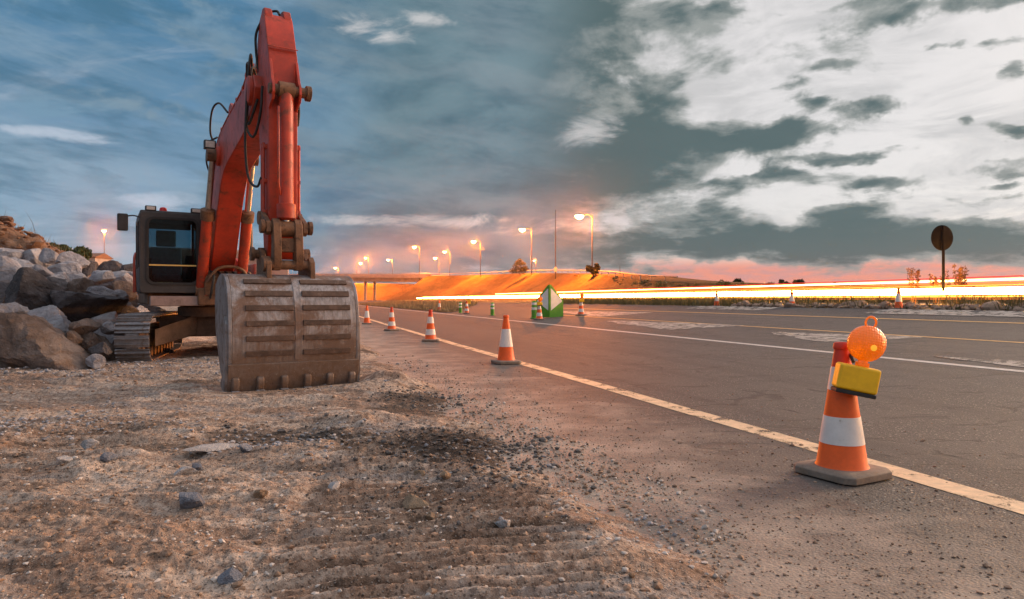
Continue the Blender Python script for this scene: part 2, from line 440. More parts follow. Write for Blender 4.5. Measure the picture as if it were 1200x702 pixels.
def dirt_h(x, y):
    p = x + SK * y
    edge = p + .38 * fbm(x * .9, y * .9, 5, 3) + .10 * fbm(x * 5, y * 5, 3, 8)
    m = sstep(2.25, 1.15, edge)
    lump = .065 * fbm(x * .55, y * .8, 5, 21) + .05 * fbm(x * 1.1, y * 3.0, 4, 31) + .024 * fbm(x * 5, y * 9, 4, 41) + .013 * fbm(x * 21, y * 26, 3, 51)
    ridg = 1 - np.abs(fbm(x * .8 + 3, y * 2.3, 4, 61)) * 2.2
    lump = lump + .05 * np.clip(ridg, 0, 1) ** 2 * sstep(-.2, .3, fbm(x * .4, y * .4, 2, 66))
    # prints of the crawler tracks: rows of grouser ridges across two bands that lead up to the machine
    for (cx, sl, half, amp, ph) in ((-.42, -.16, .80, .070, 0.), (-3.3, -.22, .45, .036, 1.1)):
        c = cx + sl * (y - 3.6) + .08 * fbm(y * .7, y * 0 + cx, 2, 5)
        w = sstep(half, half - .16, np.abs(x - c)) * sstep(8.5, 5.2, y)
        w = w * (.55 + .45 * sstep(-.25, .2, fbm(x * 1.4, y * 1.4, 3, 71)))
        k = (y - .17 * x + .025 * fbm(x * 2.6, y * 2.6, 3, 81)) / .118 + ph
        fr_ = (k % 1) - .5; tri = -np.exp(-(fr_ / .15) ** 2) + .45 * np.exp(-((fr_ - .27) / .10) ** 2)
        lump = lump * (1 - .72 * w) + w * amp * (tri + .25) + .035 * np.exp(-((np.abs(x - c) - half - .05) / .09) ** 2) * sstep(8.5, 5.2, y) * (.5 + .5 * fbm(x * 3, y * 3, 3, 91))
    # a scraped hollow with a heap beside it in front of the bucket
    lump = lump - .13 * np.exp(-(((x + 1.95) / .75) ** 2 + ((y - 6.3) / .55) ** 2)) + .14 * np.exp(-(((x + 1.55) / .28) ** 2 + ((y - 6.75) / .5) ** 2)) * (.7 + .5 * fbm(x * 4, y * 4, 3, 14))
    lump = lump + .16 * np.exp(-(((x + 1.9) / .8) ** 2 + ((y - 9.75) / .45) ** 2)) * (.7 + .6 * fbm(x * 3, y * 3, 3, 15))
    # flatter where the machine stands
    dx, dy = x - EX, y - EY
    s = dx * math.sin(th18) - dy * math.cos(th18); l = dx * math.cos(th18) + dy * math.sin(th18)
    under = sstep(.75, .42, np.abs(np.abs(l) - 1.3)) * sstep(3.1, 2.5, np.abs(s))
    bs = dx * ef[0] + dy * ef[1]; bl = dx * er[0] + dy * er[1]
    bk = sstep(1.2, .9, np.abs(bl)) * sstep(.75, .35, np.abs(bs - 7.15))
    lump = lump * (1 - np.maximum(under, bk * .8))
    rise = sstep(-11, -22, x) * 1.2 * sstep(10, 22, y) * 0
    z = -.05 + m * (.125 + lump) + rise
    return np.where(p > 2.9, -.06, z)

# high-resolution dirt in front of the machine
def fan(ymin, ymax, nr, amin, amax, nc):
    ys = np.geomspace(ymin, ymax, nr); an = np.linspace(amin, amax, nc)
    Y = np.repeat(ys[:, None], nc, 1); X = Y * an[None, :]
    return X, Y
X, Y = fan(1.3, 34, 900, -1.2, .60, 1000)
Z = dirt_h(X, Y)
V = np.stack([X.ravel(), Y.ravel(), Z.ravel()], 1)
F = grid_faces(*X.shape)
pc = (V[:, 0] + SK * V[:, 1])[F].min(1)
F = F[pc < 2.95]
structure(np_mesh('dirt_ground', V, F, 'dirt'))

# the sheet under everything, out to the horizon
def geo_axis(near, far, step, ratio):
    v = [0.]; s = step
    while v[-1] < far:
        v.append(v[-1] + s)
        if v[-1] > near: s *= ratio
    return np.array(v)
gy = geo_axis(60, 900, 2., 1.12); gy = np.concatenate([-geo_axis(8, 300, 2., 1.4)[:0:-1], gy])
gx = geo_axis(60, 1000, 2., 1.12); gx = np.concatenate([-gx[:0:-1], gx])
GX, GY = np.meshgrid(gx, gy)
pG = GX + SK * GY
GZ = road_z(pG) - .10 + sstep(200, 1200, np.hypot(GX, GY)) * 0.
GZ = GZ - .15 * sstep(6, 2, pG) * sstep(60, 30, GY)
structure(np_mesh('ground', np.stack([GX.ravel(), GY.ravel(), GZ.ravel()], 1), grid_faces(*GX.shape), 'verge'))

# roads: sheets over it
def strip(name, pa, pb, y0, y1, mat, lift=0., np_=None, wob=0.):
    n = np_ or max(2, int((pb - pa) / .7) + 2)
    ps = np.linspace(pa, pb, n)
    if np_ is None: ps = np.unique(np.concatenate([ps, PP[(PP > pa) & (PP < pb)]]))
    ys = np.concatenate([np.arange(y0, 60, 1.), np.arange(60, y1 + .1, 8.)]) if y1 > 60 else np.linspace(y0, y1, max(2, int((y1 - y0) / .5)))
    Pm, Ym = np.meshgrid(ps, ys)
    Xm = Pm - SK * Ym
    if wob: Xm = Xm + wob * fbm(Ym * .35, Ym * 0 + pa, 3, 7)
    Zm = road_z(Pm) + lift
    return structure(np_mesh(name, np.stack([Xm.ravel(), Ym.ravel(), Zm.ravel()], 1), grid_faces(*Xm.shape), mat))
strip('road', 1.0, 21.2, -8, 300, 'asphalt')
strip('far_road', 24.3, 33.5, -30, 300, 'asphalt', .012)
strip('road_marking', 4.37, 4.63, -4, 118, 'paint_tan', .004, 2, .05)
strip('road_marking', 11.40, 11.60, -6, 160, 'paint_white', .006, 2)
strip('road_marking', 15.42, 15.57, -6, 44, 'paint_yellow', .006, 2)
strip('road_marking', 19.2, 19.36, -6, 52, 'paint_yellow', .008, 2)
strip('road_marking', 24.75, 24.9, -30, 150, 'paint_white', .017, 2)
# old paint half scraped off the gore
def scuff(pa, pb, y0, y1):
    ps = np.linspace(pa, pb, 8); ys = np.linspace(y0, y1, 14)
    Pm, Ym = np.meshgrid(ps, ys); k = (Ym - y0) / (y1 - y0)
    ce = (pa + pb) / 2; Pm = ce + (Pm - ce) * np.clip(1.15 - k, .08, 1) + .22 * fbm(Ym * 1.5, Pm * 2, 3, 3)
    return structure(np_mesh('road_marking', np.stack([(Pm - SK * Ym).ravel(), Ym.ravel(), (road_z(Pm) + .010).ravel()], 1), grid_faces(*Pm.shape), 'paint_scuff'))
scuff(13.0, 15.6, 24, 31.5); scuff(13.1, 15.3, 16.8, 20.6); scuff(11.7, 12.9, 8.5, 13.2); scuff(15.8, 18.6, 36, 46)
# pale concrete pads beside the far verge
for (pa, pb, y0, y1) in ((20.3, 21.15, 30, 36), (20.2, 21.15, 19.0, 24.5)):
    strip('road_marking', pa, pb, y0, y1, 'paint_scuff', .014, 3)

# ------------------------------------------------------------------ stones
def ico(sub):
    bm = bmesh.new(); bmesh.ops.create_icosphere(bm, subdivisions=sub, radius=1)
    V = np.array([v.co[:] for v in bm.verts]); F = np.array([[v.index for v in f.verts] for f in bm.faces]); bm.free()
    return V, F
ICO = {k: ico(k) for k in (1, 2, 3, 4, 5)}
def rock_shape(rng, sub, planes=11, rough=.06):
    V, F = ICO[sub]; V = V.copy()
    n = rng.normal(size=(planes, 3)); n /= np.linalg.norm(n, axis=1)[:, None]
    h = rng.uniform(.50, .92, planes)
    d = V @ n.T
    rad = np.where(d > .05, h[None] / np.maximum(d, .05), 9).min(1); rad = np.minimum(rad, 1.15)
    cut = np.floor(fbm(V[:, 0] * 1.7 + V[:, 2] * .8 + planes, V[:, 1] * 1.7 - V[:, 2], 3, 77) * 5) / 5; rad = rad * (1 + .10 * cut)
    o = rng.uniform(0, 50)
    fz = fbm(V[:, 0] * 6 + o + V[:, 2] * 4, V[:, 1] * 6 - V[:, 2] * 5 + o, 5, 13, .62) if sub > 3 else 0.
    nz = fbm(V[:, 0] * 2 + o + V[:, 2], V[:, 1] * 2 - V[:, 2] * 1.3 + o, 5, 3, .6) + .5 * fbm(V[:, 2] * 3.1 + o, V[:, 0] * 3 + V[:, 1] * 2, 4, 9, .6)
    return V * (rad * (1 + rough * 1.5 * nz + .045 * fz))[:, None], F
def smooth_rock(o, ang=15):
    me = o.data; me.polygons.foreach_set('use_smooth', [True] * len(me.polygons)); me.set_sharp_from_angle(angle=R(ang)); return o
def boulder(loc, size, rz, mat, label, group='boulders in the pile beside the excavator', seed=0, sub=4, tilt=(0, 0), cat='boulder', name='boulder', planes=11):
    rng = np.random.default_rng(seed)
    V, F = rock_shape(rng, sub, planes)
    o = np_mesh(name, V * np.array(size)[None] / 2, F, mat)
    smooth_rock(o); o.location = loc; o.rotation_euler = (tilt[0], tilt[1], rz)
    return tag(o, label, cat, group)

G_B = 'boulders in the pile beside the excavator'
# u, v of the middle, distance, (width, depth, height), material, label
BL = [
 (34, 410, 12.4, (2.25, 1.7, 1.3), 'rock_brown', 'largest brown boulder at the front of the pile, nearest the camera'),
 (108, 408, 13.6, (1.15, 1.2, .95), 'rock_brown', 'brown boulder wedged between the largest boulder and the crawler track'),
 (36, 348, 15.2, (1.5, 1.5, 1.25), 'rock_dark', 'near-black jagged boulder standing just above the largest brown boulder'),
 (96, 360, 15.8, (1.75, 1.6, 1.25), 'rock_dark', 'broad dark boulder with a pale top edge beside the cab, above the track'),
 (4, 330, 16.0, (1.4, 1.4, 1.4), 'rock_pale', 'tall pale grey boulder cut by the edge of the photo beside the near-black one'),
 (0, 382, 14.2, (1.1, 1.2, 1.0), 'rock_pale', 'pale boulder partly hidden behind the largest brown boulder at the photo edge'),
 (72, 337, 17.6, (1.2, 1.2, 1.0), 'rock_pale', 'pale lilac boulder leaning behind the near-black boulder'),
 (128, 335, 18.8, (1.25, 1.1, .75), 'rock_pale', 'flat pale boulder lying directly behind the broad dark boulder'),
 (128, 317, 21.5, (1.15, 1.1, .85), 'rock_dark', 'dark faced boulder on the far crest of the pile under the lit street lamp'),
 (88, 322, 21.5, (1.4, 1.3, .85), 'rock_pale', 'pale boulder on the crest of the pile below the bushes'),
 (152, 328, 20.5, (.85, .9, .8), 'rock_pale', 'pale boulder peeping out just behind the cab wall'),
 (140, 362, 17.2, (.8, .9, .6), 'rock_pale', 'small pale boulder next to the rear of the crawler track'),
 (40, 309, 20.5, (1.15, 1.1, .8), 'rock_pale', 'pale boulder resting on the foot of the earth bank'),
 (62, 385, 14.0, (1.0, 1.2, .9), 'rock_pale', 'pale boulder between the largest brown boulder and the broad dark one'),
]
FILL = [(58, 303, 19.5, .62), (84, 308, 19.2, .7), (103, 316, 19.5, .6), (118, 326, 18.0, .55), (146, 343, 18.4, .6), (22, 316, 18.2, .8), (52, 324, 16.9, .65), (152, 316, 21, .6), (135, 350, 16.6, .5), (100, 384, 13.4, .5), (128, 384, 13.9, .45), (76, 318, 18.3, .7), (140, 330, 19.3, .55), (66, 330, 16.6, .55), (92, 337, 16.6, .6), (120, 345, 16.4, .6), (10, 300, 20, .8), (118, 412, 12.6, .36), (112, 424, 12.3, .3), (84, 400, 12.9, .42)]
for i, (u, v, d, sz) in enumerate(FILL):
    boulder(((u - CU) / FPX * d, d, up(v, d)), (sz * 1.25, sz, sz * .8), i * 1.1, ('rock_pale', 'rock_pale', 'rock_dark', 'rock_pale', 'rock_brown')[i % 5], 'broken rock filling the pile between the bigger named boulders', seed=900 + i, planes=12, sub=4, tilt=(.5 * math.sin(i * 1.9), .5 * math.cos(i * 2.3)))
for i, (u, v, d, sz, mt, lb) in enumerate(BL):
    boulder(((u - CU) / FPX * d, d, up(v, d)), sz, i * 1.3, mt, lb, seed=100 + i, planes=14, sub=5 if d < 16 else 4, tilt=(.25 * math.sin(i * 2.1), .3 * math.cos(i * 1.7)))
# the rest of the pile
rng = np.random.default_rng(5)
for i in range(120):
    d = rng.uniform(14.5, 26); u = rng.uniform(-90, 178)
    base = .25 + (d - 14) * .13
    z = base + rng.uniform(-.15, .25) - max(0, (u - 120)) * .012
    s = .35 + rng.gamma(1.6, .22)
    boulder(((u - CU) / FPX * d, d, z), (s * rng.uniform(.9, 1.5), s, s * rng.uniform(.6, .95)), rng.uniform(0, 6), ['rock_pale', 'rock_pale', 'rock_brown', 'rock_dark'][int(rng.integers(4))],
            'broken rock filling the pile between the bigger named boulders', seed=300 + i, sub=4, planes=12, tilt=(rng.uniform(-.4, .4), rng.uniform(-.4, .4)))

# mound the pile lies on
def pile_h(x, y):
    w = sstep(-7.8, -10.5, x + .10 * (y - 15)) * sstep(12.6, 17, y)
    return w * (.15 + np.clip(y - 14, 0, 12) * .085)
Xp, Yp = np.meshgrid(np.linspace(-34, -6, 120), np.linspace(11.5, 34, 100))
Zp = pile_h(Xp, Yp) + .16 * fbm(Xp * .8, Yp * .8, 5, 19) * sstep(.05, .4, pile_h(Xp, Yp)) - .06
structure(np_mesh('rubble_ground', np.stack([Xp.ravel(), Yp.ravel(), Zp.ravel()], 1), grid_faces(*Xp.shape), 'dirt'))

# reddish cut bank
def bank_h(x, y, yy=None):
    if yy is not None: x = x * y / yy
    top = np.interp(x / y, [-1.6, -.95, -.75, -.709, -.68, -.656, -.622, -.61, -.59, -.55], [6.6, 6.0, 4.8, 4.2, 3.7, 3.3, 2.7, 2.2, .9, .0]) * (y / 29) ** .3
    k = sstep(24.3, 29.5, y + 1.2 * fbm(x * .35, y * .35, 4, 44))
    return k * top * sstep(-11.5, -17, x)
Xb, Yb = np.meshgrid(np.linspace(-62, -10, 300), np.concatenate([np.linspace(22, 32, 150), np.linspace(32.5, 60, 30)]))
Zb = bank_h(Xb, np.minimum(Yb, 31), Yb) * sstep(75, 34, Yb) + (.50 * fbm(Xb * .8, Yb * .8, 5, 54) + .26 * fbm(Xb * 2.6, Yb * 2.6, 4, 64)) * sstep(.2, 1.5, bank_h(Xb, np.minimum(Yb, 31), Yb)) - .12
structure(np_mesh('earth_bank', np.stack([Xb.ravel(), Yb.ravel(), Zb.ravel()], 1), grid_faces(*Xb.shape), 'bank'))
def bank_z(x, y): return float(bank_h(np.array(x), np.array(min(y, 31.)), y) * sstep(75, 34, np.array(y)))

BANK = True
# gravel and crumbs of earth: nobody could count them
def gravel(name, pts, sizes, mat, seed, sub=1):
    rng = np.random.default_rng(seed)
    base = [rock_shape(rng, sub, 8, .03) for _ in range(8)]
    Vs = []; Fs = []; off = 0
    for (x, y, z), s in zip(pts, sizes):
        V, F = base[int(rng.integers(8))]
        a = rng.uniform(0, 6.28); ca, sa = math.cos(a), math.sin(a)
        W = V * np.array([rng.uniform(.8, 1.35), rng.uniform(.7, 1.1), rng.uniform(.45, .8)]) * s
        W = np.stack([W[:, 0] * ca - W[:, 1] * sa, W[:, 0] * sa + W[:, 1] * ca, W[:, 2]], 1) + np.array([x, y, z + s * .18])
        Vs.append(W); Fs.append(F + off); off += len(V)
    o = np_mesh(name, np.concatenate(Vs), np.concatenate(Fs), mat, smooth=False)
    o['kind'] = 'stuff'; return o
def scatter(n, seed, f):
    """points over the works, thinned by the density f(x, y)"""
    rng = np.random.default_rng(seed); out = []
    y = np.exp(rng.uniform(math.log(2.4), math.log(17), n)); x = y * rng.uniform(-1.0, .32, n)
    k = (rng.uniform(0, 1, n) < f(x, y)) & (x + SK * y < 2.6)
    x, y = x[k], y[k]; z = dirt_h(x, y)
    z = np.where(z < 0.0, 0.004, z)
    return np.stack([x, y, z], 1), rng
def blob(x, y, cx, cy, rx, ry): return np.exp(-(((x - cx) / rx) ** 2 + ((y - cy) / ry) ** 2))
def dens_main(x, y): return .10 + .55 * sstep(.0, .45, fbm(x * .8, y * 1.2, 4, 33))
def dens_dark(x, y): return np.clip(1.3 * blob(x, y, -.45, 5.8, .55, .7) + .8 * blob(x, y, -1.1, 8.6, .5, .9) + .5 * blob(x, y, -2.0, 6.2, .6, .5) + .35 * blob(x, y, -.3, 4.6, .5, .6), 0, 1) * (.5 + .5 * sstep(-.2, .3, fbm(x * 2, y * 2, 3, 12)))
def dens_grey(x, y): return np.clip(.9 * sstep(10.2, 11.5, y) * sstep(-4.0, -5.5, x) * sstep(14.5, 12.8, y) + .7 * blob(x, y, -4.6, 6.6, .7, .5) + .8 * blob(x, y, -5.3, 5.6, .5, .6) + .5 * blob(x, y, -2.1, 6.1, .6, .4) + .12 * sstep(.05, .5, fbm(x * .7 + 9, y * 1.1, 4, 37)) * sstep(3.2, 4.5, y), 0, 1)
M['g_brown'] = simple('gravel_brown', (.27, .175, .12), .9, 0, .5, 3.1, None, 0, 0, world=True)
M['g_dark'] = simple('gravel_dark', (.10, .085, .078), .85, 0, .6, 5.3, None, 0, 0, world=True)
M['g_grey'] = simple('gravel_grey', (.27, .255, .265), .85, 0, .6, 4.3, None, 0, 0, world=True)
P1, r1 = scatter(46000, 1, dens_main); gravel('earth_crumbs', P1, np.minimum(r1.gamma(.9, .0078, len(P1)) + .003, .026), 'g_brown', 2)
M['g_pale'] = simple('gravel_pale', (.46, .40, .36), .9, 0, .4, 3.7, None, 0, 0, world=True)
P0, r0 = scatter(26000, 9, lambda x, y: .10 + .5 * sstep(.05, .5, fbm(x * .9 + 4, y * 1.3, 4, 35))); gravel('pale_grit', P0, np.minimum(r0.gamma(.9, .0062, len(P0)) + .003, .022), 'g_pale', 12)
P2, r2 = scatter(130000, 2, dens_dark); gravel('dark_gravel', P2, r2.gamma(1.8, .0048, len(P2)) + .004, 'g_dark', 3)
P3, r3 = scatter(60000, 3, dens_grey); gravel('grey_gravel', P3, np.minimum(r3.gamma(1.0, .012, len(P3)) + .005, .008 + .0028 * P3[:, 1]), 'g_grey', 4)
# grit blown on to the tarmac
rng = np.random.default_rng(8); n = 4500
y = np.exp(rng.uniform(math.log(2.5), math.log(14), n)); p = 1.9 + rng.gamma(1.3, .8, n); k = p < 7
P4 = np.stack([(p - SK * y)[k], y[k], road_z(p)[k] + .001], 1)
gravel('road_grit', P4, rng.gamma(2, .0022, len(P4)) + .002, 'g_brown', 5)

rng = np.random.default_rng(31); n = 1500
x = rng.uniform(-44, -13, n); y = rng.uniform(24.5, 30.5, n); z = np.array([bank_z(a, b) for a, b in zip(x, y)])
gravel('bank_rubble', np.stack([x, y, z - .05], 1), np.minimum(.05 + rng.gamma(1.2, .07, n), .38), 'bank', 32, 2)
M['stone_blue'] = rock_material('blue_grey_stone', (.19, .20, .24), (.30, .31, .36), (.22, .19, .18), (.40, .40, .43))
M['stone_warm'] = rock_material('ochre_stone', (.30, .19, .12), (.42, .29, .19), (.25, .16, .1), (.46, .36, .27))
M['stone_white'] = rock_material('whitish_stone', (.42, .39, .39), (.56, .53, .53), (.40, .34, .30), (.62, .6, .6))
ST = [
 (222, 590, (.165, .13, .125), 'stone_blue', 'angular blue grey stone lying alone on the dirt, the largest in the foreground'),
 (250, 524, (.62, .20, .07), 'stone_white', 'long flat whitish slab lying in the scraped hollow'),
 (287, 525, (.16, .12, .08), 'stone_blue', 'blue grey stone at the end of the long flat slab'),
 (232, 547, (.085, .07, .075), 'stone_blue', 'small rounded blue grey stone below the flat slab'),
 (217, 552, (.17, .10, .07), 'stone_white', 'pale wedge of stone just left of the small rounded blue stone'),
 (391, 570, (.13, .09, .07), 'stone_white', 'white chip of stone at the edge of the track prints'),
 (487, 588, (.20, .16, .055), 'stone_warm', 'flat buff stone below the patch of dark gravel'),
 (493, 554, (.09, .07, .06), 'stone_warm', 'ochre stone on the edge of the dark gravel'),
 (522, 555, (.09, .06, .055), 'stone_warm', 'reddish stone among the dark gravel toward the road'),
 (74, 540, (.16, .11, .08), 'stone_white', 'pale flat stone in the heap of broken stones at left'),
 (104, 523, (.17, .12, .10), 'stone_white', 'pale block on top of the heap of broken stones at left'),
 (128, 535, (.12, .10, .08), 'stone_blue', 'grey stone at the foot of the broken stone heap'),
 (306, 577, (.10, .08, .06), 'stone_warm', 'tan stone next to the ridge left by the tracks'),
 (504, 603, (.08, .05, .035), 'stone_warm', 'orange splinter of stone on the track prints'),
 (272, 678, (.12, .09, .07), 'stone_blue', 'dark grey stone by the near edge of the track prints'),
 (741, 673, (.035, .03, .028), 'stone_warm', 'small orange pebble at the edge of the tarmac'),
 (567, 663, (.04, .035, .03), 'stone_warm', 'small tan pebble on the track prints'),
 (590, 612, (.10, .07, .05), 'stone_white', 'whitish stone where track prints meet the smooth dirt'),
]
for i, (u, v, sz, mt, lb) in enumerate(ST):
    d = EYE * FPX / (v + 4 - CV)
    for _ in range(3):
        x = (u - CU) / FPX * d; z = float(dirt_h(np.array(x), np.array(d))); z = max(z, 0.); d = (EYE - z) * FPX / (v + 4 - CV)
    x = (u - CU) / FPX * d
    boulder((x, d, z + sz[2] * .3), sz, i * .9, mt, lb, 'loose stones on the dirt', seed=700 + i, sub=3, cat='stone', name='stone', planes=9, tilt=(.1, .1))

# ------------------------------------------------------------------ the excavator
ex = thing('excavator', 'large red crawler excavator parked on the dirt with its bucket resting on the ground', 'excavator', (EX, EY, 0.03), ETH)
def L(s, l, z): return Vector((l, -s, z))

# undercarriage
un = MB()
un.prism([(-.55, .62), (-.45, .92), (.45, .92), (.55, .62), (.5, .45), (-.5, .45)], -1.1, 1.1)
un.lathe([(.1, .88), (.78, .88), (.8, .9), (.8, 1.1), (.7, 1.14), (.1, 1.14)], (0, 0, 0), 40)
o_un = un.build('undercarriage', 'undercar', ex, .02); o_un.rotation_euler = (0, 0, R(-13))
legs = MB()
for sx in (-1, 1):
    for ss in (-1, 1):
        a = Vector((sx * .35, -ss * .35, 0)); b = Vector((sx * 1.02, -ss * 1.25, 0)); w = Vector((.0, .24, 0))
        vs = [a - w + Vector((0, 0, .50)), a + w + Vector((0, 0, .50)), b + w + Vector((0, 0, .30)), b - w + Vector((0, 0, .30)),
              a - w + Vector((0, 0, .93)), a + w + Vector((0, 0, .93)), b + w + Vector((0, 0, .66)), b - w + Vector((0, 0, .66))]
        legs.raw(vs, [(0, 3, 2, 1), (4, 5, 6, 7), (0, 1, 5, 4), (1, 2, 6, 5), (2, 3, 7, 6), (3, 0, 4, 7)])
legs.build('carbody_leg', 'undercar', o_un, .02)
# tracks
TL, TR, TZ = 3.5, .435, .49
per = 2 * TL + 2 * math.pi * TR
NSH = 36
shoe = MB()
shoe.box((0, 0, 0), (.6, per / NSH * .84, .028))
for yy in (-.055, .055):
    shoe.prism([(yy - .02, .014), (yy - .010, .058), (yy + .010, .058), (yy + .02, .014)], -.3, .3)
shoe.box((0, 0, -.04), (.22, per / NSH * 1.02, .05))
shoe_o = shoe.build('track_shoe', 'shoe', None, 0)
shoe_me = shoe_o.data; bpy.data.objects.remove(shoe_o)
def track_pose(t):
    t = t % per
    if t < TL: return (TL / 2 - t, TZ + TR, 0.)                       # along the top, rearward
    t -= TL
    if t < math.pi * TR:
        a = t / TR; return (-TL / 2 - TR * math.sin(a), TZ + TR * math.cos(a), a)
    t -= math.pi * TR
    if t < TL: return (-TL / 2 + t, TZ - TR, math.pi)
    t -= TL; a = t / TR
    return (TL / 2 + TR * math.sin(a), TZ - TR * math.cos(a), math.pi + a)
for sgn in (-1, 1):
    tf = MB()
    tf.prism([(-1.75, .30), (-1.85, .45), (-1.6, .66), (1.55, .66), (1.72, .52), (1.72, .34), (1.4, .24), (-1.4, .24)], -.17, .17)
    tf.prism([(-1.2, .66), (-1.0, .74), (1.0, .74), (1.2, .66)], -.12, .12)
    fr = tf.build('track', 'undercar', ex, .015)
    fr.rotation_euler = (0, 0, R(-13)); c13, s13 = math.cos(R(-13)), math.sin(R(-13))
    fr.location = (sgn * 1.3 * c13, sgn * 1.3 * s13, 0)
    wh = MB()
    Q = Matrix.Rotation(math.pi / 2, 3, 'Y')
    for s_ in (TL / 2, -TL / 2):
        wh = MB(); wh.lathe([(.05, -.13), (.22, -.13), (.24, -.10), (.36, -.09), (.37, -.05), (.37, .05), (.36, .09), (.24, .10), (.22, .13), (.05, .13)], (0, 0, 0), 32, Q)
        w = wh.build('idler_wheel' if s_ > 0 else 'drive_sprocket', 'brown_iron', fr, 0, 35); w.location = (0, -s_, TZ)
    for k in range(8):
        wh = MB(); wh.lathe([(.03, -.2), (.10, -.2), (.12, -.16), (.12, -.06), (.085, -.05), (.085, .05), (.12, .06), (.12, .16), (.10, .2), (.03, .2)], (0, 0, 0), 20, Q)
        w = wh.build('roller', 'brown_iron', fr, 0, 35); w.location = (0, 1.3 - k * .37, .2)
    for k in range(NSH):
        s_, z_, a_ = track_pose((k + .35) * per / NSH)
        o = bpy.data.objects.new('track_shoe', shoe_me); C.objects.link(o); o.parent = fr
        o.location = (0, -s_, z_); o.rotation_euler = (-a_, 0, 0)

# upper house
h = MB(); h.box(L(-1.0, 0, 1.32), (2.9, 4.2, .30)); h.box(L(1.15, -1.0, 1.27), (.95, .5, .2)); h.box(L(.9, .05, 1.42), (.95, 1.4, .3))
h.build('platform', 'undercar', ex, .03)
h = MB(); h.box(L(-1.75, 0, 1.98), (2.86, 2.5, .98)); h.build('engine_housing', 'house', ex, .06)
h = MB(); h.prism([(-2.95, 1.25), (-3.55, 1.35), (-3.8, 1.7), (-3.8, 2.3), (-3.55, 2.6), (-2.95, 2.6)], -1.45, 1.45); h.build('counterweight', 'red', ex, .08, seg=3)
h = MB(); h.box(L(.15, 1.05, 1.78), (.75, 1.5, .62)); h.build('storage_box', 'house', ex, .04)
h = MB(); h.tube([L(-.9, .9, 2.4), L(-.9, .9, 3.0), L(-.98, .9, 3.15)], .06, 14); h.build('exhaust_pipe', 'dark', ex, 0, 40)
# boom foot bracket with the cluster of hoses in front of it
for l in (-.42, -.33, .33, .42):
    h = MB(); h.prism([(.1, 1.3), (.15, 1.75), (.6, 2.2), (1.0, 2.1), (1.55, 1.75), (1.75, 1.35)], l - .03, l + .03); h.build('boom_bracket', 'red', ex, .012)
h = MB(); h.box(L(1.62, 0, 1.33), (1.15, .22, .36)); h.prism([(1.75, 1.35), (1.80, 1.75), (1.70, 1.86), (1.6, 1.86), (1.6, 1.35)], -.46, .46)
h.build('swivel_guard', 'brown_iron', ex, .03)
for k in range(6):
    l0 = -.36 + k * .14
    h = MB(); h.tube(catmull([L(1.85, l0, 1.30), L(1.98, l0 + .02, 1.52), L(1.93, l0 + .06, 1.74), L(1.72, l0 + .03, 1.84), L(1.5, l0, 1.80)], 6), .024, 8)
    h.build('foot_hose', 'rubber', ex, 0, 60)
h = MB(); h.tube(catmull([L(1.88, -.42, 1.62), L(1.9, -.25, 1.88), L(1.9, 0, 1.95), L(1.9, .25, 1.88), L(1.88, .42, 1.62)], 8), .032, 10); h.build('guard_hoop', 'brown_iron', ex, 0, 60)

# boom
up_e = [(.55, 2.02), (.75, 2.5), (1.2, 3.3), (1.6, 3.85), (2.1, 4.22), (2.7, 4.40), (3.4, 4.50), (5.2, 4.62), (6.2, 4.64)]
lo_e = [(6.35, 4.42), (6.2, 4.22), (5.5, 3.95), (4.4, 3.82), (3.48, 3.70), (3.0, 3.48), (2.6, 3.10), (2.2, 2.60), (1.75, 2.05), (1.3, 1.72), (.85, 1.62), (.6, 1.75)]
def sm2(pts, n=5): return [(v.x, v.y) for v in catmull([(a, b, 0) for a, b in pts], n)]
bo = MB(); bo.prism(sm2(up_e, 4) + sm2(lo_e, 4), -.32, .14)
boom = bo.build('boom', 'red', ex, .02)
for l in (-1, 1):                                     # pin bosses and the stick-cylinder lugs
    h = MB(); h.lathe([(.02, 0), (.19, 0), (.19, .05), (.15, .07), (.02, .07)], L(2.85, -.32 if l < 0 else .14, 4.02), 24, Matrix.Rotation(l * math.pi / 2, 3, 'Y')); h.build('pin_boss', 'red', boom, .006, 35)
    h = MB(); h.lathe([(.02, 0), (.22, 0), (.22, .05), (.17, .07), (.02, .07)], L(6.05, -.32 if l < 0 else .14, 4.43), 24, Matrix.Rotation(l * math.pi / 2, 3, 'Y')); h.build('pin_boss', 'red', boom, .006, 35)
    h = MB(); h.prism([(3.3, 4.48), (3.45, 4.82), (3.62, 4.86), (3.78, 4.78), (4.0, 4.52)], l * .13 - .12, l * .13 - .06); h.build('cylinder_lug', 'red', boom, .01)
# steel pipes and clips along the top of the boom
for k, l in enumerate((-.29, -.23, -.17, .04, .10)):
    h = MB(); h.tube([L(s, l, z + .06) for s, z in sm2([(1.0, 2.95), (1.6, 3.85), (2.1, 4.22), (2.7, 4.40), (3.4, 4.50), (5.0, 4.62), (5.5, 4.72)], 4)], .022, 8)
    h.build('boom_pipe', 'red_clean', boom, 0, 60)
h = MB()
for s, z in ((1.5, 3.72), (2.2, 4.27), (2.9, 4.44), (3.9, 4.54), (4.6, 4.58), (5.2, 4.62)): h.box(L(s, -.2, z + .05), (.22, .07, .13), Matrix.Rotation(-.3, 3, 'X'))
h.build('pipe_clip', 'red_clean', boom, .006)
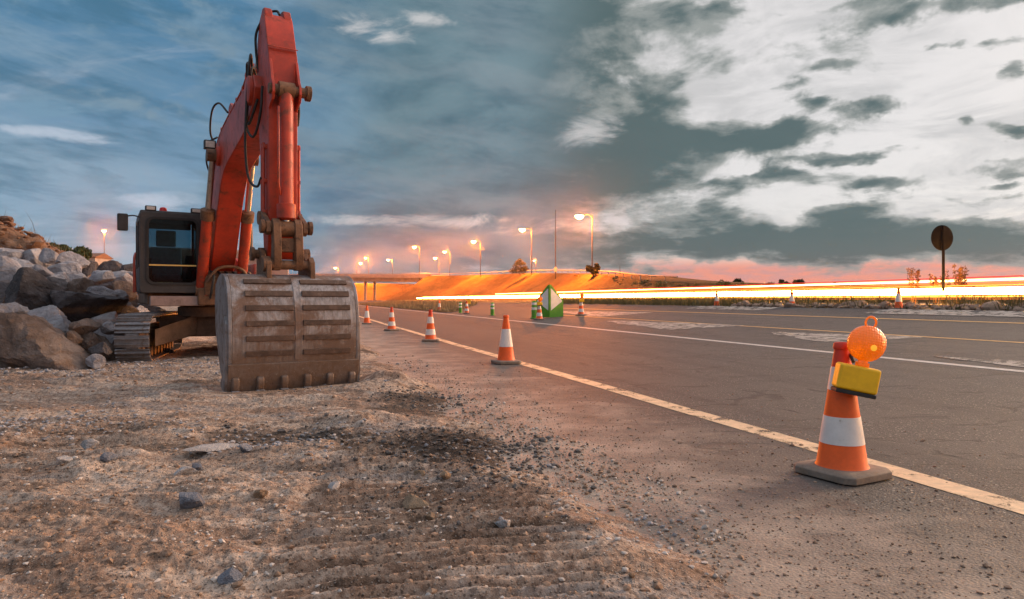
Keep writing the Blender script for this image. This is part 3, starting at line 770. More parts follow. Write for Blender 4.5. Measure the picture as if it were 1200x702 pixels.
# looping hoses
for pts in ([(2.2, -.28, 4.32), (2.35, -.42, 4.55), (2.9, -.46, 4.86), (3.35, -.40, 4.90), (3.7, -.30, 4.66)],
            [(1.55, -.30, 3.8), (1.75, -.42, 4.1), (2.1, -.42, 4.4), (2.5, -.32, 4.45)],
            [(5.2, -.22, 4.70), (5.6, -.30, 4.95), (5.9, -.32, 4.85), (6.0, -.34, 4.4), (5.9, -.36, 3.95), (6.15, -.3, 3.72), (6.45, -.26, 4.0), (6.5, -.24, 4.4)],
            [(5.3, -.15, 4.70), (5.75, -.26, 5.05), (6.0, -.33, 4.9), (6.08, -.38, 4.4), (6.05, -.40, 3.6), (6.1, -.36, 3.1), (6.3, -.28, 2.95), (6.52, -.26, 3.05)],
            [(5.3, .15, 4.70), (5.75, .26, 5.0), (6.1, .34, 4.7), (6.2, .36, 4.2), (6.45, .28, 3.9), (6.6, .26, 4.1)],
            [(5.3, -.05, 4.70), (5.65, -.22, 4.92), (5.85, -.30, 4.6), (5.8, -.33, 4.2), (5.95, -.33, 3.95), (6.3, -.27, 4.25)],
            [(6.0, -.2, 4.75), (5.98, -.235, 5.1), (6.05, -.235, 5.35), (6.2, -.12, 5.58), (6.3, .0, 5.62), (6.38, .03, 5.54)]):
    h = MB(); h.tube(catmull([L(*p) for p in pts], 8), .019, 8); h.build('hydraulic_hose', 'rubber', boom, 0, 60)

# cylinders: barrel, gland, rod, each with its pins
def cylinder(name, a, b, r_bar, frac, gl=True):
    a, b = Vector(a), Vector(b); d = b - a; m = a + d * frac
    k = MB(); k.tube([a, a + (m - a) * .02, m], [r_bar * .7, r_bar, r_bar], 24); o = k.build(name, 'red_clean', ex, 0, 35)
    k = MB(); k.tube([m - d.normalized() * .16, m - d.normalized() * .15, m + d.normalized() * .05, m + d.normalized() * .08], [r_bar * 1.02, r_bar * 1.3, r_bar * 1.3, r_bar * .7], 24)
    k.build('gland', 'red' if gl else 'brown_iron', o, 0, 35)
    k = MB(); k.tube([m, b], r_bar * .56, 20); k.build('rod', 'chrome', o, 0, 60)
    for p in (a, b):
        k = MB(); k.tube([p - Vector((.11, 0, 0)), p + Vector((.11, 0, 0))], r_bar * 1.15, 20); k.build('pin_eye', 'brown_iron', o, .005, 35)
    return o
for l, l2 in ((-.50, -.44), (.27, .27)): cylinder('boom_cylinder', L(1.55, l, 1.45), L(2.85, l2, 4.02), .105, .60, False)
cylinder('stick_cylinder', L(3.62, -.09, 4.72), L(6.12, -.04, 5.32), .11, .55)
# work lamp on the boom
wl = MB(); wl.box(L(2.72, -.48, 4.24), (.21, .14, .17)); o = wl.build('work_lamp', 'dark', ex, .015)
wl = MB(); wl.box(L(2.795, -.48, 4.24), (.16, .014, .12)); wl.build('lens', 'lens_clear', o, .004)

# stick
st_prof = [(6.70, 1.98), (6.75, 2.35), (6.76, 4.78), (6.46, 5.44), (6.40, 5.52), (6.30, 5.46), (6.22, 5.56), (6.08, 5.50), (5.92, 5.2), (5.88, 4.7), (5.95, 4.2), (6.16, 3.4), (6.32, 2.5), (6.42, 1.98), (6.5, 1.86), (6.62, 1.86)]
st = MB(); st.prism(st_prof, -.205, .205); stick = st.build('stick', 'red', ex, .014)
for l in (-.185, .185):
    h = MB(); h.prism([(6.74, 4.0), (6.78, 4.74), (6.80, 4.70), (6.93, 4.40), (7.0, 4.32), (7.02, 4.2), (6.96, 4.1), (6.80, 4.05)], l - .02, l + .02); h.build('cylinder_bracket', 'red', stick, .008)
h = MB(); h.tube([L(6.92, -.24, 4.26), L(6.92, .30, 4.26)], .075, 20); h.tube([L(6.92, .28, 4.26), L(6.92, .35, 4.26)], .11, 20); h.build('bracket_pin', 'brown_iron', stick, .006, 35)
for l in (-.135, .135):
    h = MB(); h.prism([(6.12, 5.40), (6.14, 5.56), (6.24, 5.64), (6.36, 5.62), (6.44, 5.50), (6.44, 5.40)], l - .06, l + .06); h.build('end_lug', 'red', stick, .02)
h = MB(); h.box(L(6.74, 0, 4.93), (.42, .05, .012), Matrix.Rotation(.42, 3, 'X')); h.build('weld_seam', 'red_clean', stick, .003)
for l, s0 in ((-.245, 6.60), (-.245, 6.50), (.245, 6.66), (.255, 6.56)):
    h = MB(); h.tube([L(s0, l, 3.55), L(s0, l, 2.45)], .021, 10)
    for z in (3.5, 3.0, 2.55): h.box(L(s0, l * .93, z), (.07, .06, .05))
    h.build('stick_pipe', 'red_clean', stick, 0, 50)
bc = cylinder('bucket_cylinder', L(6.93, 0, 4.26), L(6.94, 0, 2.28), .10, .90)
h = MB(); h.tube([L(7.0, -.12, 4.0), L(7.05, -.13, 3.5), L(7.05, -.13, 2.9), L(6.98, -.09, 2.75)], .016, 8); h.build('feed_pipe', 'red_clean', bc, 0, 60)

# linkage
for l in (-.255, .255):
    k = MB(); k.prism([(6.46, 2.50), (6.58, 2.56), (6.85, 2.44), (7.02, 2.36), (7.03, 2.22), (6.93, 2.18), (6.7, 2.30), (6.5, 2.38)], l - .035, l + .035); k.build('guide_link', 'brown_iron', ex, .012)
k = MB()
for l in (-.15, .15): k.prism([(6.86, 2.38), (6.98, 2.42), (7.06, 2.34), (7.10, 2.1), (7.12, 1.80), (7.05, 1.68), (6.94, 1.68), (6.90, 1.82), (6.93, 2.1), (6.85, 2.28)], l - .055, l + .055)
k.box(L(7.0, 0, 2.04), (.22, .06, .2))
k.build('bucket_link', 'brown_iron', ex, .014)
for s, z, w in ((6.95, 2.30, .36), (7.02, 1.76, .34), (6.56, 1.93, .42), (6.54, 2.46, .31)):
    k = MB(); k.tube([L(s, -w, z), L(s, -w, z) + Vector((.055, 0, 0)), L(s, -w + .056, z), L(s, w - .056, z), L(s, w - .055, z), L(s, w, z)], [.10, .10, .068, .068, .10, .10], 20); k.build('linkage_pin', 'brown_iron', ex, .006, 35)

# bucket
oc = [(6.35, 1.50), (6.55, 1.585), (6.80, 1.625), (7.05, 1.60), (7.24, 1.50), (7.36, 1.32), (7.43, 1.05), (7.45, .75), (7.42, .45), (7.36, .20), (7.28, .0)]
OCv = catmull([(a, b, 0) for a, b in oc], 10); OC = [(v.x, v.y) for v in OCv]
nrm = []
for i in range(len(OC)):
    a = OC[max(i - 1, 0)]; b = OC[min(i + 1, len(OC) - 1)]
    dx, dz = b[0] - a[0], b[1] - a[1]; ln = math.hypot(dx, dz); nrm.append((-dz / ln, dx / ln))
if nrm[60][0] < 0: nrm = [(-a, -b) for a, b in nrm]
inn = [(OC[i][0] - nrm[i][0] * .045, OC[i][1] - nrm[i][1] * .045) for i in range(len(OC))]
BW = .83
bk = MB(); bk.prism(OC + inn[::-1], -BW, BW); bucket = bk.build('bucket', 'steel', ex, .006); bucket.location = (.03, 0, 0)
sd = MB()
mouth = [(7.22, .02), (6.75, .28), (6.32, .80), (6.22, 1.25), (6.30, 1.50)]
for l in (-BW - .025, BW + .025):
    sd = MB(); sd.prism(OC + mouth, l - .025, l + .025); sd.build('side_plate', 'side_steel', bucket, .01)
for l in (-BW - .06, BW + .06):
    sc_ = MB(); sc_.prism([(6.95, .12), (7.30, -.02), (7.40, .25), (7.40, .95), (7.3, 1.05), (7.22, .9), (7.22, .35)], l - .018, l + .018); sc_.build('side_cutter', 'side_steel', bucket, .006)
def on_curve(zc, half):
    idx = [i for i in range(30, len(OC)) if abs(OC[i][1] - zc) <= half]
    return idx
def curve_pt(z, off):
    for i in range(25, len(OC) - 1):
        if OC[i][1] >= z >= OC[i + 1][1]:
            f = (OC[i][1] - z) / max(1e-6, OC[i][1] - OC[i + 1][1])
            s = OC[i][0] + (OC[i + 1][0] - OC[i][0]) * f
            return (s + nrm[i][0] * off, z + nrm[i][1] * off)
    return OC[-1]
for zc in (1.505, 1.345, 1.155, .95, .75, .55):
    for (l0, l1) in ((-.66, -.035), (.085, .75)):
        hf = .036 if zc < 1.45 else .026
        k = MB(); a = [curve_pt(zc + hf * t_, .024) for t_ in (1, .33, -.33, -1)]; b = [curve_pt(zc + hf * t_, -.01) for t_ in (-1, 1)]
        k.prism(a + b, l0, l1); k.build('wear_bar', 'wear_bar', bucket, .006)
k = MB()                                             # middle strap
zz = [1.56, 1.5, 1.4, 1.25, 1.05, .85, .65, .45]
k.prism([curve_pt(z, .012) for z in zz] + [curve_pt(z, -.01) for z in zz[::-1]], -.025, .075); k.build('centre_strap', 'steel', bucket, .004)
k = MB(); zz = [.42, .30, .2, .1, .03]
k.prism([curve_pt(z, .03) for z in zz] + [curve_pt(z, -.03) for z in zz[::-1]], -BW - .05, BW + .05); k.build('lip_plate', 'steel', bucket, .01)
for i in range(6):
    l = -.78 + i * .312
    k = MB(); k.prism([(7.435, .24), (7.445, .18), (7.42, .08), (7.33, -.02), (7.26, -.02), (7.33, .18), (7.38, .25)], l - .05, l + .05); q = k.build('tooth_adapter', 'steel', bucket, .03)
    k = MB(); k.prism([(7.43, .07), (7.42, -.02), (7.24, -.26), (7.16, -.27), (7.24, -.02), (7.30, .06)], l - .06, l + .06); k.build('tooth', 'side_steel', q, .02)
for l in (-.30, .30):
    k = MB(); k.prism([(6.40, 1.50), (6.40, 1.88), (6.5, 2.03), (6.64, 2.02), (6.78, 1.86), (6.92, 1.84), (7.02, 1.88), (7.12, 1.80), (7.14, 1.55), (6.9, 1.58)], l - .035, l + .035); k.build('bucket_ear', 'brown_iron', bucket, .01)

# cab
cs0, cs1, cl0, cl1, cz0, cz1 = -.15, 1.60, -1.62, -.45, 1.40, 3.02
def rrect(x0, x1, z0, z1, r, n=6):
    pts = []
    for cx, cz, a0 in ((x1 - r, z1 - r, 0), (x0 + r, z1 - r, 90), (x0 + r, z0 + r, 180), (x1 - r, z0 + r, 270)):
        for i in range(n + 1): a = R(a0 + 90 * i / n); pts.append((cx + r * math.cos(a), cz + r * math.sin(a)))
    return pts
def ring(mb, outer, inner, s0, s1):
    """frame between two outlines of equal count, in the (l, z) plane, from s0 to s1"""
    n = len(outer)
    vs = [(a, -s0, b) for a, b in outer] + [(a, -s0, b) for a, b in inner] + [(a, -s1, b) for a, b in outer] + [(a, -s1, b) for a, b in inner]
    fs = []
    for i in range(n):
        j = (i + 1) % n
        fs += [(i, j, n + j, n + i), (2 * n + j, 2 * n + i, 3 * n + i, 3 * n + j), (j, i, 2 * n + i, 2 * n + j), (n + i, n + j, 3 * n + j, 3 * n + i)]
    mb.raw(vs, fs)
k = MB(); ring(k, rrect(cl0, cl1, cz0, cz1, .07), rrect(cl0 + .15, cl1 - .13, cz0 + .20, cz1 - .13, .12), cs1, cs1 - .10)
cab = k.build('cab', 'cab', ex, .02)
k = MB(); ring(k, rrect(cl0 + .11, cl1 - .09, cz0 + .16, cz1 - .09, .15), rrect(cl0 + .165, cl1 - .145, cz0 + .215, cz1 - .145, .11), cs1 + .03, cs1 + .004); k.build('windscreen_seal', 'rubber', cab, .008)
k = MB(); k.box(((cl0 + cl1) / 2, -(cs1 - .03), (cz0 + cz1) / 2 + .03), (cl1 - cl0 - .27, .008, cz1 - cz0 - .31)); k.build('windscreen', 'glass', cab)
k = MB(); k.box(((cl0 + cl1) / 2 + .01, -(cs1 + .004), cz0 + .56), (cl1 - cl0 - .30, .02, .028)); k.build('windscreen_rail', 'cab_yellow', cab, .004)  # the bar's yellow is a reflection put into its colour
k = MB(); k.box(((cl0 + cl1) / 2, -(cs0 + cs1) / 2, cz1 - .01), (cl1 - cl0 - .02, cs1 - cs0 - .04, .09)); k.build('roof', 'cab', cab, .03, seg=3)
k = MB(); k.box(((cl0 + cl1) / 2, -(cs0 + cs1 - .1) / 2, cz0 + .03), (cl1 - cl0 - .04, cs1 - cs0 - .12, .06)); k.build('floor', 'dark', cab)
for l in (cl0 + .03, cl1 - .03):
    k = MB()
    k.box((l, -(cs0 + .06), (cz0 + cz1) / 2), (.06, .10, cz1 - cz0 - .08)); k.box((l, -(cs0 + .85), (cz0 + cz1) / 2), (.055, .08, cz1 - cz0 - .08))
    k.box((l, -(cs0 + cs1 - .1) / 2, cz0 + .28), (.05, cs1 - cs0 - .14, .5)); k.box((l, -(cs0 + cs1 - .1) / 2, cz1 - .09), (.05, cs1 - cs0 - .14, .10))
    k.build('side_frame', 'cab', cab, .01)
    k = MB(); k.box((l, -(cs0 + cs1 - .1) / 2, (cz0 + cz1) / 2 + .2), (.012, cs1 - cs0 - .2, 1.0)); k.build('side_window', 'glass', cab)
k = MB(); k.box(((cl0 + cl1) / 2, -(cs0 + .03), cz0 + .36), (cl1 - cl0 - .14, .05, .66)); k.box(((cl0 + cl1) / 2, -(cs0 + .03), cz1 - .11), (cl1 - cl0 - .14, .05, .14)); k.build('rear_panel', 'dark', cab, .01)
k = MB(); k.box(((cl0 + cl1) / 2, -(cs0 + .03), cz0 + 1.1), (cl1 - cl0 - .14, .010, .82)); k.build('rear_window', 'glass', cab)
cx = (cl0 + cl1) / 2
k = MB(); k.box((cx, -.30, 1.75), (.5, .5, .14)); k.build('operator_seat', 'seat', cab, .05, seg=3)
k = MB(); k.prism([(.02, 1.8), (.14, 1.8), (.06, 2.42), (-.04, 2.42)], cx - .31, cx + .31); k.prism([(-.03, 2.44), (.06, 2.44), (.03, 2.80), (-.04, 2.80)], cx - .20, cx + .20); k.build('seat_back', 'seat', cab, .045, seg=3)
k = MB()
for sg in (-1, 1): k.box((cx + sg * .40, -.55, 1.82), (.16, .6, .24)); k.tube([(cx + sg * .38, -.78, 1.92), (cx + sg * .36, -.84, 2.15)], .03, 10)
k.build('control_console', 'dark', cab, .02)
k = MB(); k.box((cx + .34, -1.3, 2.05), (.16, .06, .26)); k.tube([(cx + .38, -1.35, 1.5), (cx + .36, -1.33, 2.0)], .02, 8); k.build('monitor', 'dark', cab, .015)
k = MB(); k.box((cx - .12, -1.38, cz0 + .20), (.30, .16, .05)); k.build('floor_mat', 'cab_yellow', cab, .01)
# lamps, beacon, mirror
for l in (cl0 + .20, cl1 - .14):
    k = MB(); k.box((l, -(cs1 - .08), cz1 + .075), (.20, .12, .10)); q = k.build('roof_lamp', 'dark', cab, .015)
    k = MB(); k.box((l, -(cs1 - .015), cz1 + .075), (.15, .012, .065)); k.build('lens', 'lens_clear', q, .004)
k = MB(); k.lathe([(.02, .0), (.075, .0), (.075, .03), (.06, .09), (.02, .105)], (cl0 + .44, -(cs1 - .3), cz1 + .035), 20); k.build('beacon', 'beacon', cab, 0, 40)
k = MB(); k.tube(catmull([(cl0 + .02, -cs1 + .06, cz1 - .12), (cl0 - .10, -cs1 - .04, cz1 - .10), (cl0 - .22, -cs1 - .06, cz1 - .12)], 5), .014, 8); q = k.build('mirror_arm', 'dark', cab, 0, 50)
k = MB(); k.box((cl0 - .29, -cs1 - .05, cz1 - .24), (.19, .06, .34)); k.build('mirror', 'dark', cab, .03, seg=3)
k = MB(); k.tube(catmull([(cl0 - .05, -1.15, 1.42), (cl0 - .07, -1.15, 2.0), (cl0 - .05, -1.0, 2.2), (cl0 - .04, -.6, 2.22), (cl0 - .05, -.3, 2.1), (cl0 - .05, -.3, 1.42)], 5), .02, 8); k.build('handrail', 'red_clean', ex, 0, 50)
k = MB(); k.box((cx + .1, -1.35, 1.24), (1.0, .55, .20)); k.build('step_panel', 'house', ex, .02)

# ------------------------------------------------------------------ traffic cones
def cone_radius(z, zb=.06, zt=.97, rb=.178, rt=.046): return rb + (rt - rb) * (z - zb) / (zt - zb)
def make_cone(name, label, bands, loc, rz, top='cone_red', base=.52, group='traffic cones along the yellow line'):
    c = thing(name, label, 'traffic cone', loc, rz, group)
    k = MB(); hb = base / 2
    o8 = [(hb * math.cos(R(a)) * 1.0, hb * math.sin(R(a))) for a in range(0, 1)]
    def sq(r, z, cut): return [(x, y, z) for x, y in ((r - cut, -r), (r, -r + cut), (r, r - cut), (r - cut, r), (-r + cut, r), (-r, r - cut), (-r, -r + cut), (-r + cut, -r))]
    lev = [sq(hb, .004, .06), sq(hb, .052, .06), sq(hb - .02, .066, .055), sq(.20, .072, .05)]
    vs = sum(lev, []); fs = [tuple(range(7, -1, -1)), tuple(24 + i for i in range(8))]
    for q in range(3): fs += [(q * 8 + i, q * 8 + (i + 1) % 8, q * 8 + 8 + (i + 1) % 8, q * 8 + 8 + i) for i in range(8)]
    k.raw(vs, fs); k.build('base', 'cone_base', c, .008)
    k = MB(); zs = [.066, .09, .3, .5, .7, .80]
    k.lathe([(cone_radius(z) + (.012 if z < .08 else 0), z) for z in zs], (0, 0, 0), 40); k.build('cone_body', 'cone_orange', c, 0, 50)
    k = MB(); k.lathe([(cone_radius(.801), .801), (cone_radius(.90), .90), (cone_radius(.925), .925), (.058, .93), (.06, .945), (.056, .972), (.047, .98), (.034, .978), (.03, .90)], (0, 0, 0), 32); k.build('cone_tip', top, c, 0, 40)
    for z0, z1 in bands:
        k = MB(); e = .003
        k.lathe([(cone_radius(z0) - .002, z0), (cone_radius(z0) + e, z0 + .002), (cone_radius((z0 + z1) / 2) + e, (z0 + z1) / 2), (cone_radius(z1) + e, z1 - .002), (cone_radius(z1) - .002, z1)], (0, 0, 0), 40)
        k.build('reflective_band', 'cone_white', c, 0, 50)
    return c
B2 = [(.24, .44), (.63, .80)]
B1 = [(.34, .70)]
B3 = [(.20, .38), (.56, .76)]
near = make_cone('traffic_cone', 'nearest traffic cone, orange with two white bands, carrying a yellow warning lamp', B2, (2.44, 5.05, .004), R(28))
def along(u, v): d = EYE * FPX / (v - CV); return ((u - CU) / FPX * d, d, .004)
c1 = make_cone('traffic_cone', 'orange cone with one broad white band, second from the warning lamp end of the row', B1, along(593, 426), R(20), 'cone_orange')
c2 = make_cone('traffic_cone', 'red tipped cone with two white bands, third along the yellow line from the camera', B3, along(504.5, 400), R(10), 'cone_red')
dup(c2, along(459, 387.5), R(40), 'red tipped cone with two white bands, fourth along the yellow line, two before the bucket')
dup(c1, along(430, 379.8), R(15), 'farthest cone of the row, orange and white, just beside the bucket edge')
G2 = 'traffic cones on the far edge of the road'
for u, y, lb in ((840, 35.5, 'orange cone on the far road edge, nearest the green arrow sign'), (928, 30.4, 'middle orange cone on the far road edge below the light streaks'), (1053, 24.8, 'orange cone on the far road edge, nearest the round sign')):
    p_ = ((u - CU) / FPX + SK) * y
    dup(c1, (rp(p_, y)[0], y, float(road_z(min(p_, 21.1)))), R(u), lb, G2, .82)
# gore cones
G3 = 'cones in the gore by the green arrow sign'
def gore(u, p_): y = p_ / ((u - CU) / FPX + SK); return rp(p_, y)
g1 = dup(c2, gore(632, 12.75), .3, 'cone with a yellow lamp just before the green and white arrow sign', G3)
g2 = dup(c2, gore(681, 15.9), .6, 'cone with a yellow lamp standing clear to one side of the green arrow sign', G3)
g3 = dup(c2, gore(547, 12.8), .2, 'cone between the two green bollards', G3)
g4 = dup(c1, gore(515, 13.2), .9, 'farthest gore cone, at the grass before the start of the light streaks', G3)

# warning lamps
def make_warning_lamp(label, loc, tilt, group=None):
    w = thing('warning_lamp', label, 'warning lamp', loc, 0, group); w.rotation_euler = tilt
    k = MB(); k.box((0, 0, 0), (.255, .12, .165)); k.build('battery_case', 'lamp_yellow', w, .018, seg=3)
    k = MB(); k.box((0, 0, -.096), (.25, .116, .026)); k.build('case_foot', 'rubber', w, .006)
    k = MB(); k.box((.02, 0, .095), (.07, .06, .03)); k.tube([(.02, 0, .09), (.02, 0, .125)], .03, 14); k.build('neck', 'amber_lens', w, .004, 40)
    Q = Matrix.Rotation(math.pi / 2, 3, 'X')
    k = MB(); k.lathe([(.004, -.062), (.05, -.058), (.085, -.045), (.112, -.022), (.118, -.012), (.118, .012), (.112, .022), (.085, .045), (.05, .058), (.004, .062)], (.02, 0, .235), 40, Q); k.build('lens', 'amber_lens', w, 0, 28)
    k = MB(); k.tube([(.02 + .032 * math.sin(a), 0, .374 - .038 * math.cos(a)) for a in [2 * math.pi * i / 24 for i in range(25)]], .0075, 8); k.build('carry_ring', 'amber_lens', w, 0, 60)
    return w
wl1 = make_warning_lamp('yellow battery warning lamp with round amber lens hung on the nearest cone', (2.47, 4.90, .735), (0, R(11), R(-8))); wl1.scale = (1.1,) * 3
k = MB(); k.lathe([(.004, -.012), (.017, -.008), (.02, 0), (.017, .008), (.004, .012)], (.045, -.0655, .215), 20, Matrix.Rotation(math.pi / 2, 3, 'X')); k.build('bulb', 'bulb', wl1, 0, 40)
k = MB(); k.tube([(-.02, .05, .10), (-.03, .12, .16), (-.03, .17, .19)], .012, 8); k.build('hanger', 'rubber', wl1, 0, 60)
for g, lb in ((g1, 'amber warning lamp on the cone before the green arrow sign'), (g2, 'amber warning lamp on the lone cone beside the green arrow sign')):
    l = g.location; dup(wl1, (l.x + .02, l.y - .12, l.z + .86), None, lb, 'small far warning lamps').rotation_euler = (0, 0, 0)

# green bollards of the gore
def make_bollard(label, loc):
    b = thing('bollard', label, 'bollard', loc, 0, 'green bollards in the gore')
    k = MB(); k.lathe([(.02, 0), (.20, 0), (.20, .03), (.13, .05), (.125, .35), (.125, .82), (.10, .86), (.02, .87)], (0, 0, 0), 28); k.build('post', 'green', b, 0, 40)
    for z in (.42, .66):
        k = MB(); k.lathe([(.12, z), (.130, z + .003), (.130, z + .117), (.12, z + .12)], (0, 0, 0), 28); k.build('reflective_band', 'white', b, 0, 40)
    return b
b0 = make_bollard('green bollard with white bands standing alone between two cones', gore(577, 13.0))
dup(b0, gore(626, 13.1), 0, 'green bollard beside the green and white arrow sign', scale=1.15)
dup(b0, gore(539.5, 13.0), 0, 'green bollard next to the yellow marker board')
y_ = gore(549, 13.3)
mk = thing('marker_board', 'small yellow marker board on a post behind the gore cone', 'marker', y_)
k = MB(); k.tube([(0, 0, 0), (0, 0, 1.35)], .03, 10); k.build('post', 'galv', mk, 0, 40)
k = MB(); k.box((0, -.04, .92), (.36, .03, .42)); k.build('board', 'lamp_yellow', mk, .008)

# green and white divergence marker
dv = thing('divergence_sign', 'tall green and white arrow shaped sign standing where the roads divide', 'road sign', gore(644, 14.2), R(-3))
W_, H_, D_ = .78, 1.85, .55
def fold(x, z, off=0.): return (x, -D_ + abs(x) / W_ * D_ - off, z)
k = MB()
out = [(0, 0), (W_, 0), (W_, .95), (.10, H_ - .03), (0, H_)]
for sg in (-1, 1):
    q = out if sg > 0 else [(-a, b) for a, b in out][::-1]
    fr_ = [fold(a, b) for a, b in q]; n_ = len(q); vs = fr_ + [(a, b + .05, c) for a, b, c in fr_]
    k.raw(vs, [tuple(range(n_)), tuple(range(2 * n_ - 1, n_ - 1, -1))] + [((i + 1) % n_, i, i + n_, (i + 1) % n_ + n_) for i in range(n_)])
k.build('sign_shell', 'green', dv)
for sg in (-1, 1):
    q = [(.075, .38), (.70, .88), (.70, .96), (.10, 1.62), (.075, 1.60)]
    q = q if sg > 0 else [(-a, b) for a, b in q][::-1]
    fr_ = [fold(a, b, .006) for a, b in q]; n_ = len(q); vs = fr_ + [(a, b + .004, c) for a, b, c in fr_]
    k = MB(); k.raw(vs, [tuple(range(n_)), tuple(range(2 * n_ - 1, n_ - 1, -1))] + [((i + 1) % n_, i, i + n_, (i + 1) % n_ + n_) for i in range(n_)])
    k.build('white_panel', 'white', dv)

# ------------------------------------------------------------------ round sign seen from behind
sy = 28.; sx = (1105.5 - CU) / FPX * sy; sz0 = gz(sx, sy)
sg = thing('road_sign', 'round road sign seen from behind, dark, on a single post beyond the light streaks', 'road sign', (sx, sy, sz0))
k = MB(); k.tube([(0, 0, -.1), (0, 0, up(262, sy) - sz0 - .1)], .055, 12); k.build('post', 'sign_back', sg, .004, 40)
k = MB(); zc = up(278.5, sy) - sz0
k.lathe([(.02, -.02), (.47, -.02), (.485, -.012), (.485, .012), (.47, .02), (.02, .02)], (0, .085, zc), 48, Matrix.Rotation(math.pi / 2, 3, 'X')); dsc = k.build('disc', 'sign_back', sg, 0, 35); dsc.scale = (.93, 1, 1.08); dsc.location = (0, 0, -.08 * zc)
k = MB(); k.box((0, .045, zc), (.10, .035, .95)); k.build('bracket', 'pole_dark', sg, .005)

# ------------------------------------------------------------------ vegetation
def blades(name, pts, hs, mat, seed, w=.012, lean=.35):
    rng = np.random.default_rng(seed); n = len(pts); pts = np.asarray(pts); hs = np.asarray(hs)
    a = rng.uniform(0, 6.28, n); dx, dy = np.cos(a), np.sin(a); ln = rng.uniform(.05, lean, n) * hs; b = rng.uniform(0, 6.28, n)
    o = np.stack([dx * w, dy * w, np.zeros(n)], 1); tip = np.stack([np.cos(b) * ln, np.sin(b) * ln, hs], 1); mid = tip * np.array([.35, .35, .55])
    V = np.stack([pts - o, pts + o, pts + mid + o * .7, pts + mid - o * .7, pts + tip], 1).reshape(-1, 3)
    i = np.arange(n)[:, None] * 5
    F = np.concatenate([i + np.array([[0, 1, 2]]), i + np.array([[0, 2, 3]]), i + np.array([[3, 2, 4]])])
    o_ = np_mesh(name, V, F, mat, smooth=False); return o_
def leaf_cloud(centers, radii, n, size, rng, squash=1.):
    """leaf-sized faces through the volume of several clumps"""
    c = np.asarray(centers); r = np.asarray(radii); w = r ** 2 / (r ** 2).sum()
    k = rng.choice(len(c), n, p=w); d = rng.normal(size=(n, 3)); d /= np.linalg.norm(d, axis=1)[:, None]
    rad = rng.uniform(.35, 1.05, n) ** .6 * r[k]
    p = c[k] + d * rad[:, None] * np.array([1, 1, squash])
    a = rng.normal(size=(n, 3)); a /= np.linalg.norm(a, axis=1)[:, None]; b = np.cross(a, rng.normal(size=(n, 3))); b /= np.linalg.norm(b, axis=1)[:, None]
    s = size * rng.uniform(.6, 1.4, n)[:, None]
    V = np.stack([p - a * s, p + b * s * .45, p + a * s, p - b * s * .45], 1).reshape(-1, 3)
    return V, np.arange(4 * n).reshape(-1, 4)
def bush(loc, r, h, label, group, seed, mat='leaf', size=.07, n=2600, name='bush', cat='bush'):
    rng = np.random.default_rng(seed)
    o = thing(name, label, cat, loc, 0, group)
    m_ = 9
    cs = np.stack([rng.uniform(-r * .8, r * .8, m_), rng.uniform(-r * .6, r * .6, m_), rng.uniform(h * .25, h * .8, m_)], 1)
    V, F = leaf_cloud(cs, rng.uniform(.28, .48, m_) * min(r, h), n, size, rng)
    np_mesh('foliage', V, F, mat, o, smooth=False)
    k = MB()
    for c in cs[:6]: k.tube([(0, 0, -.2), (c[0] * .4, c[1] * .4, c[2] * .5), tuple(c)], [.05 * r, .03 * r, .008], 6)
    k.build('stem', 'bark', o, 0, 60)
    return o
def conifer(loc, h, r, label, seed, mat='pine'):
    rng = np.random.default_rng(seed); o = thing('tree', label, 'tree', loc)
    k = MB(); k.tube([(0, 0, -.4), (0, 0, h * .5), (0, 0, h * .95)], [h * .035, h * .02, .01], 10)
    cs = []; rs = []
    for i in range(26):
        z = h * rng.uniform(.14, .93); rr = r * (1 - z / h) ** .8 * rng.uniform(.5, 1.0); a = rng.uniform(0, 6.28)
        cs.append((rr * math.cos(a), rr * math.sin(a), z)); rs.append(.16 * r + .22 * r * (1 - z / h)); k.tube([(0, 0, z * .9), cs[-1]], [h * .01, .008], 5)
    k.build('trunk', 'bark', o, 0, 60)
    V, F = leaf_cloud(cs, rs, 4200, .10 * h / 3.4, rng, .7); np_mesh('crown', V, F, mat, o, smooth=False)
    return o

# weeds on the far verge, under and beside the light streaks
rng = np.random.default_rng(21); n = 15000
y = rng.uniform(8, 62, n); p = rng.uniform(21.5, 24.1, n); kp = fbm(p * .9, y * .5, 3, 9) > -.25 * rng.uniform(0, 1, n); y, p = y[kp], p[kp]
blades('verge_weeds', np.stack([p - SK * y, y, road_z(p) - .1], 1), rng.gamma(4, .07, len(y)) + .1, 'weed', 3, .016, .7)['kind'] = 'stuff'
# stones along the same verge
Pv = []; rg = np.random.default_rng(77)
for _ in range(500):
    y = rg.uniform(12, 34); p = rg.uniform(21.4, 22.6); Pv.append((p - SK * y, y, float(road_z(p)) - .06))
gravel('verge_rubble', Pv, rg.gamma(2, .045, len(Pv)) + .03, 'g_brown', 6, 2)
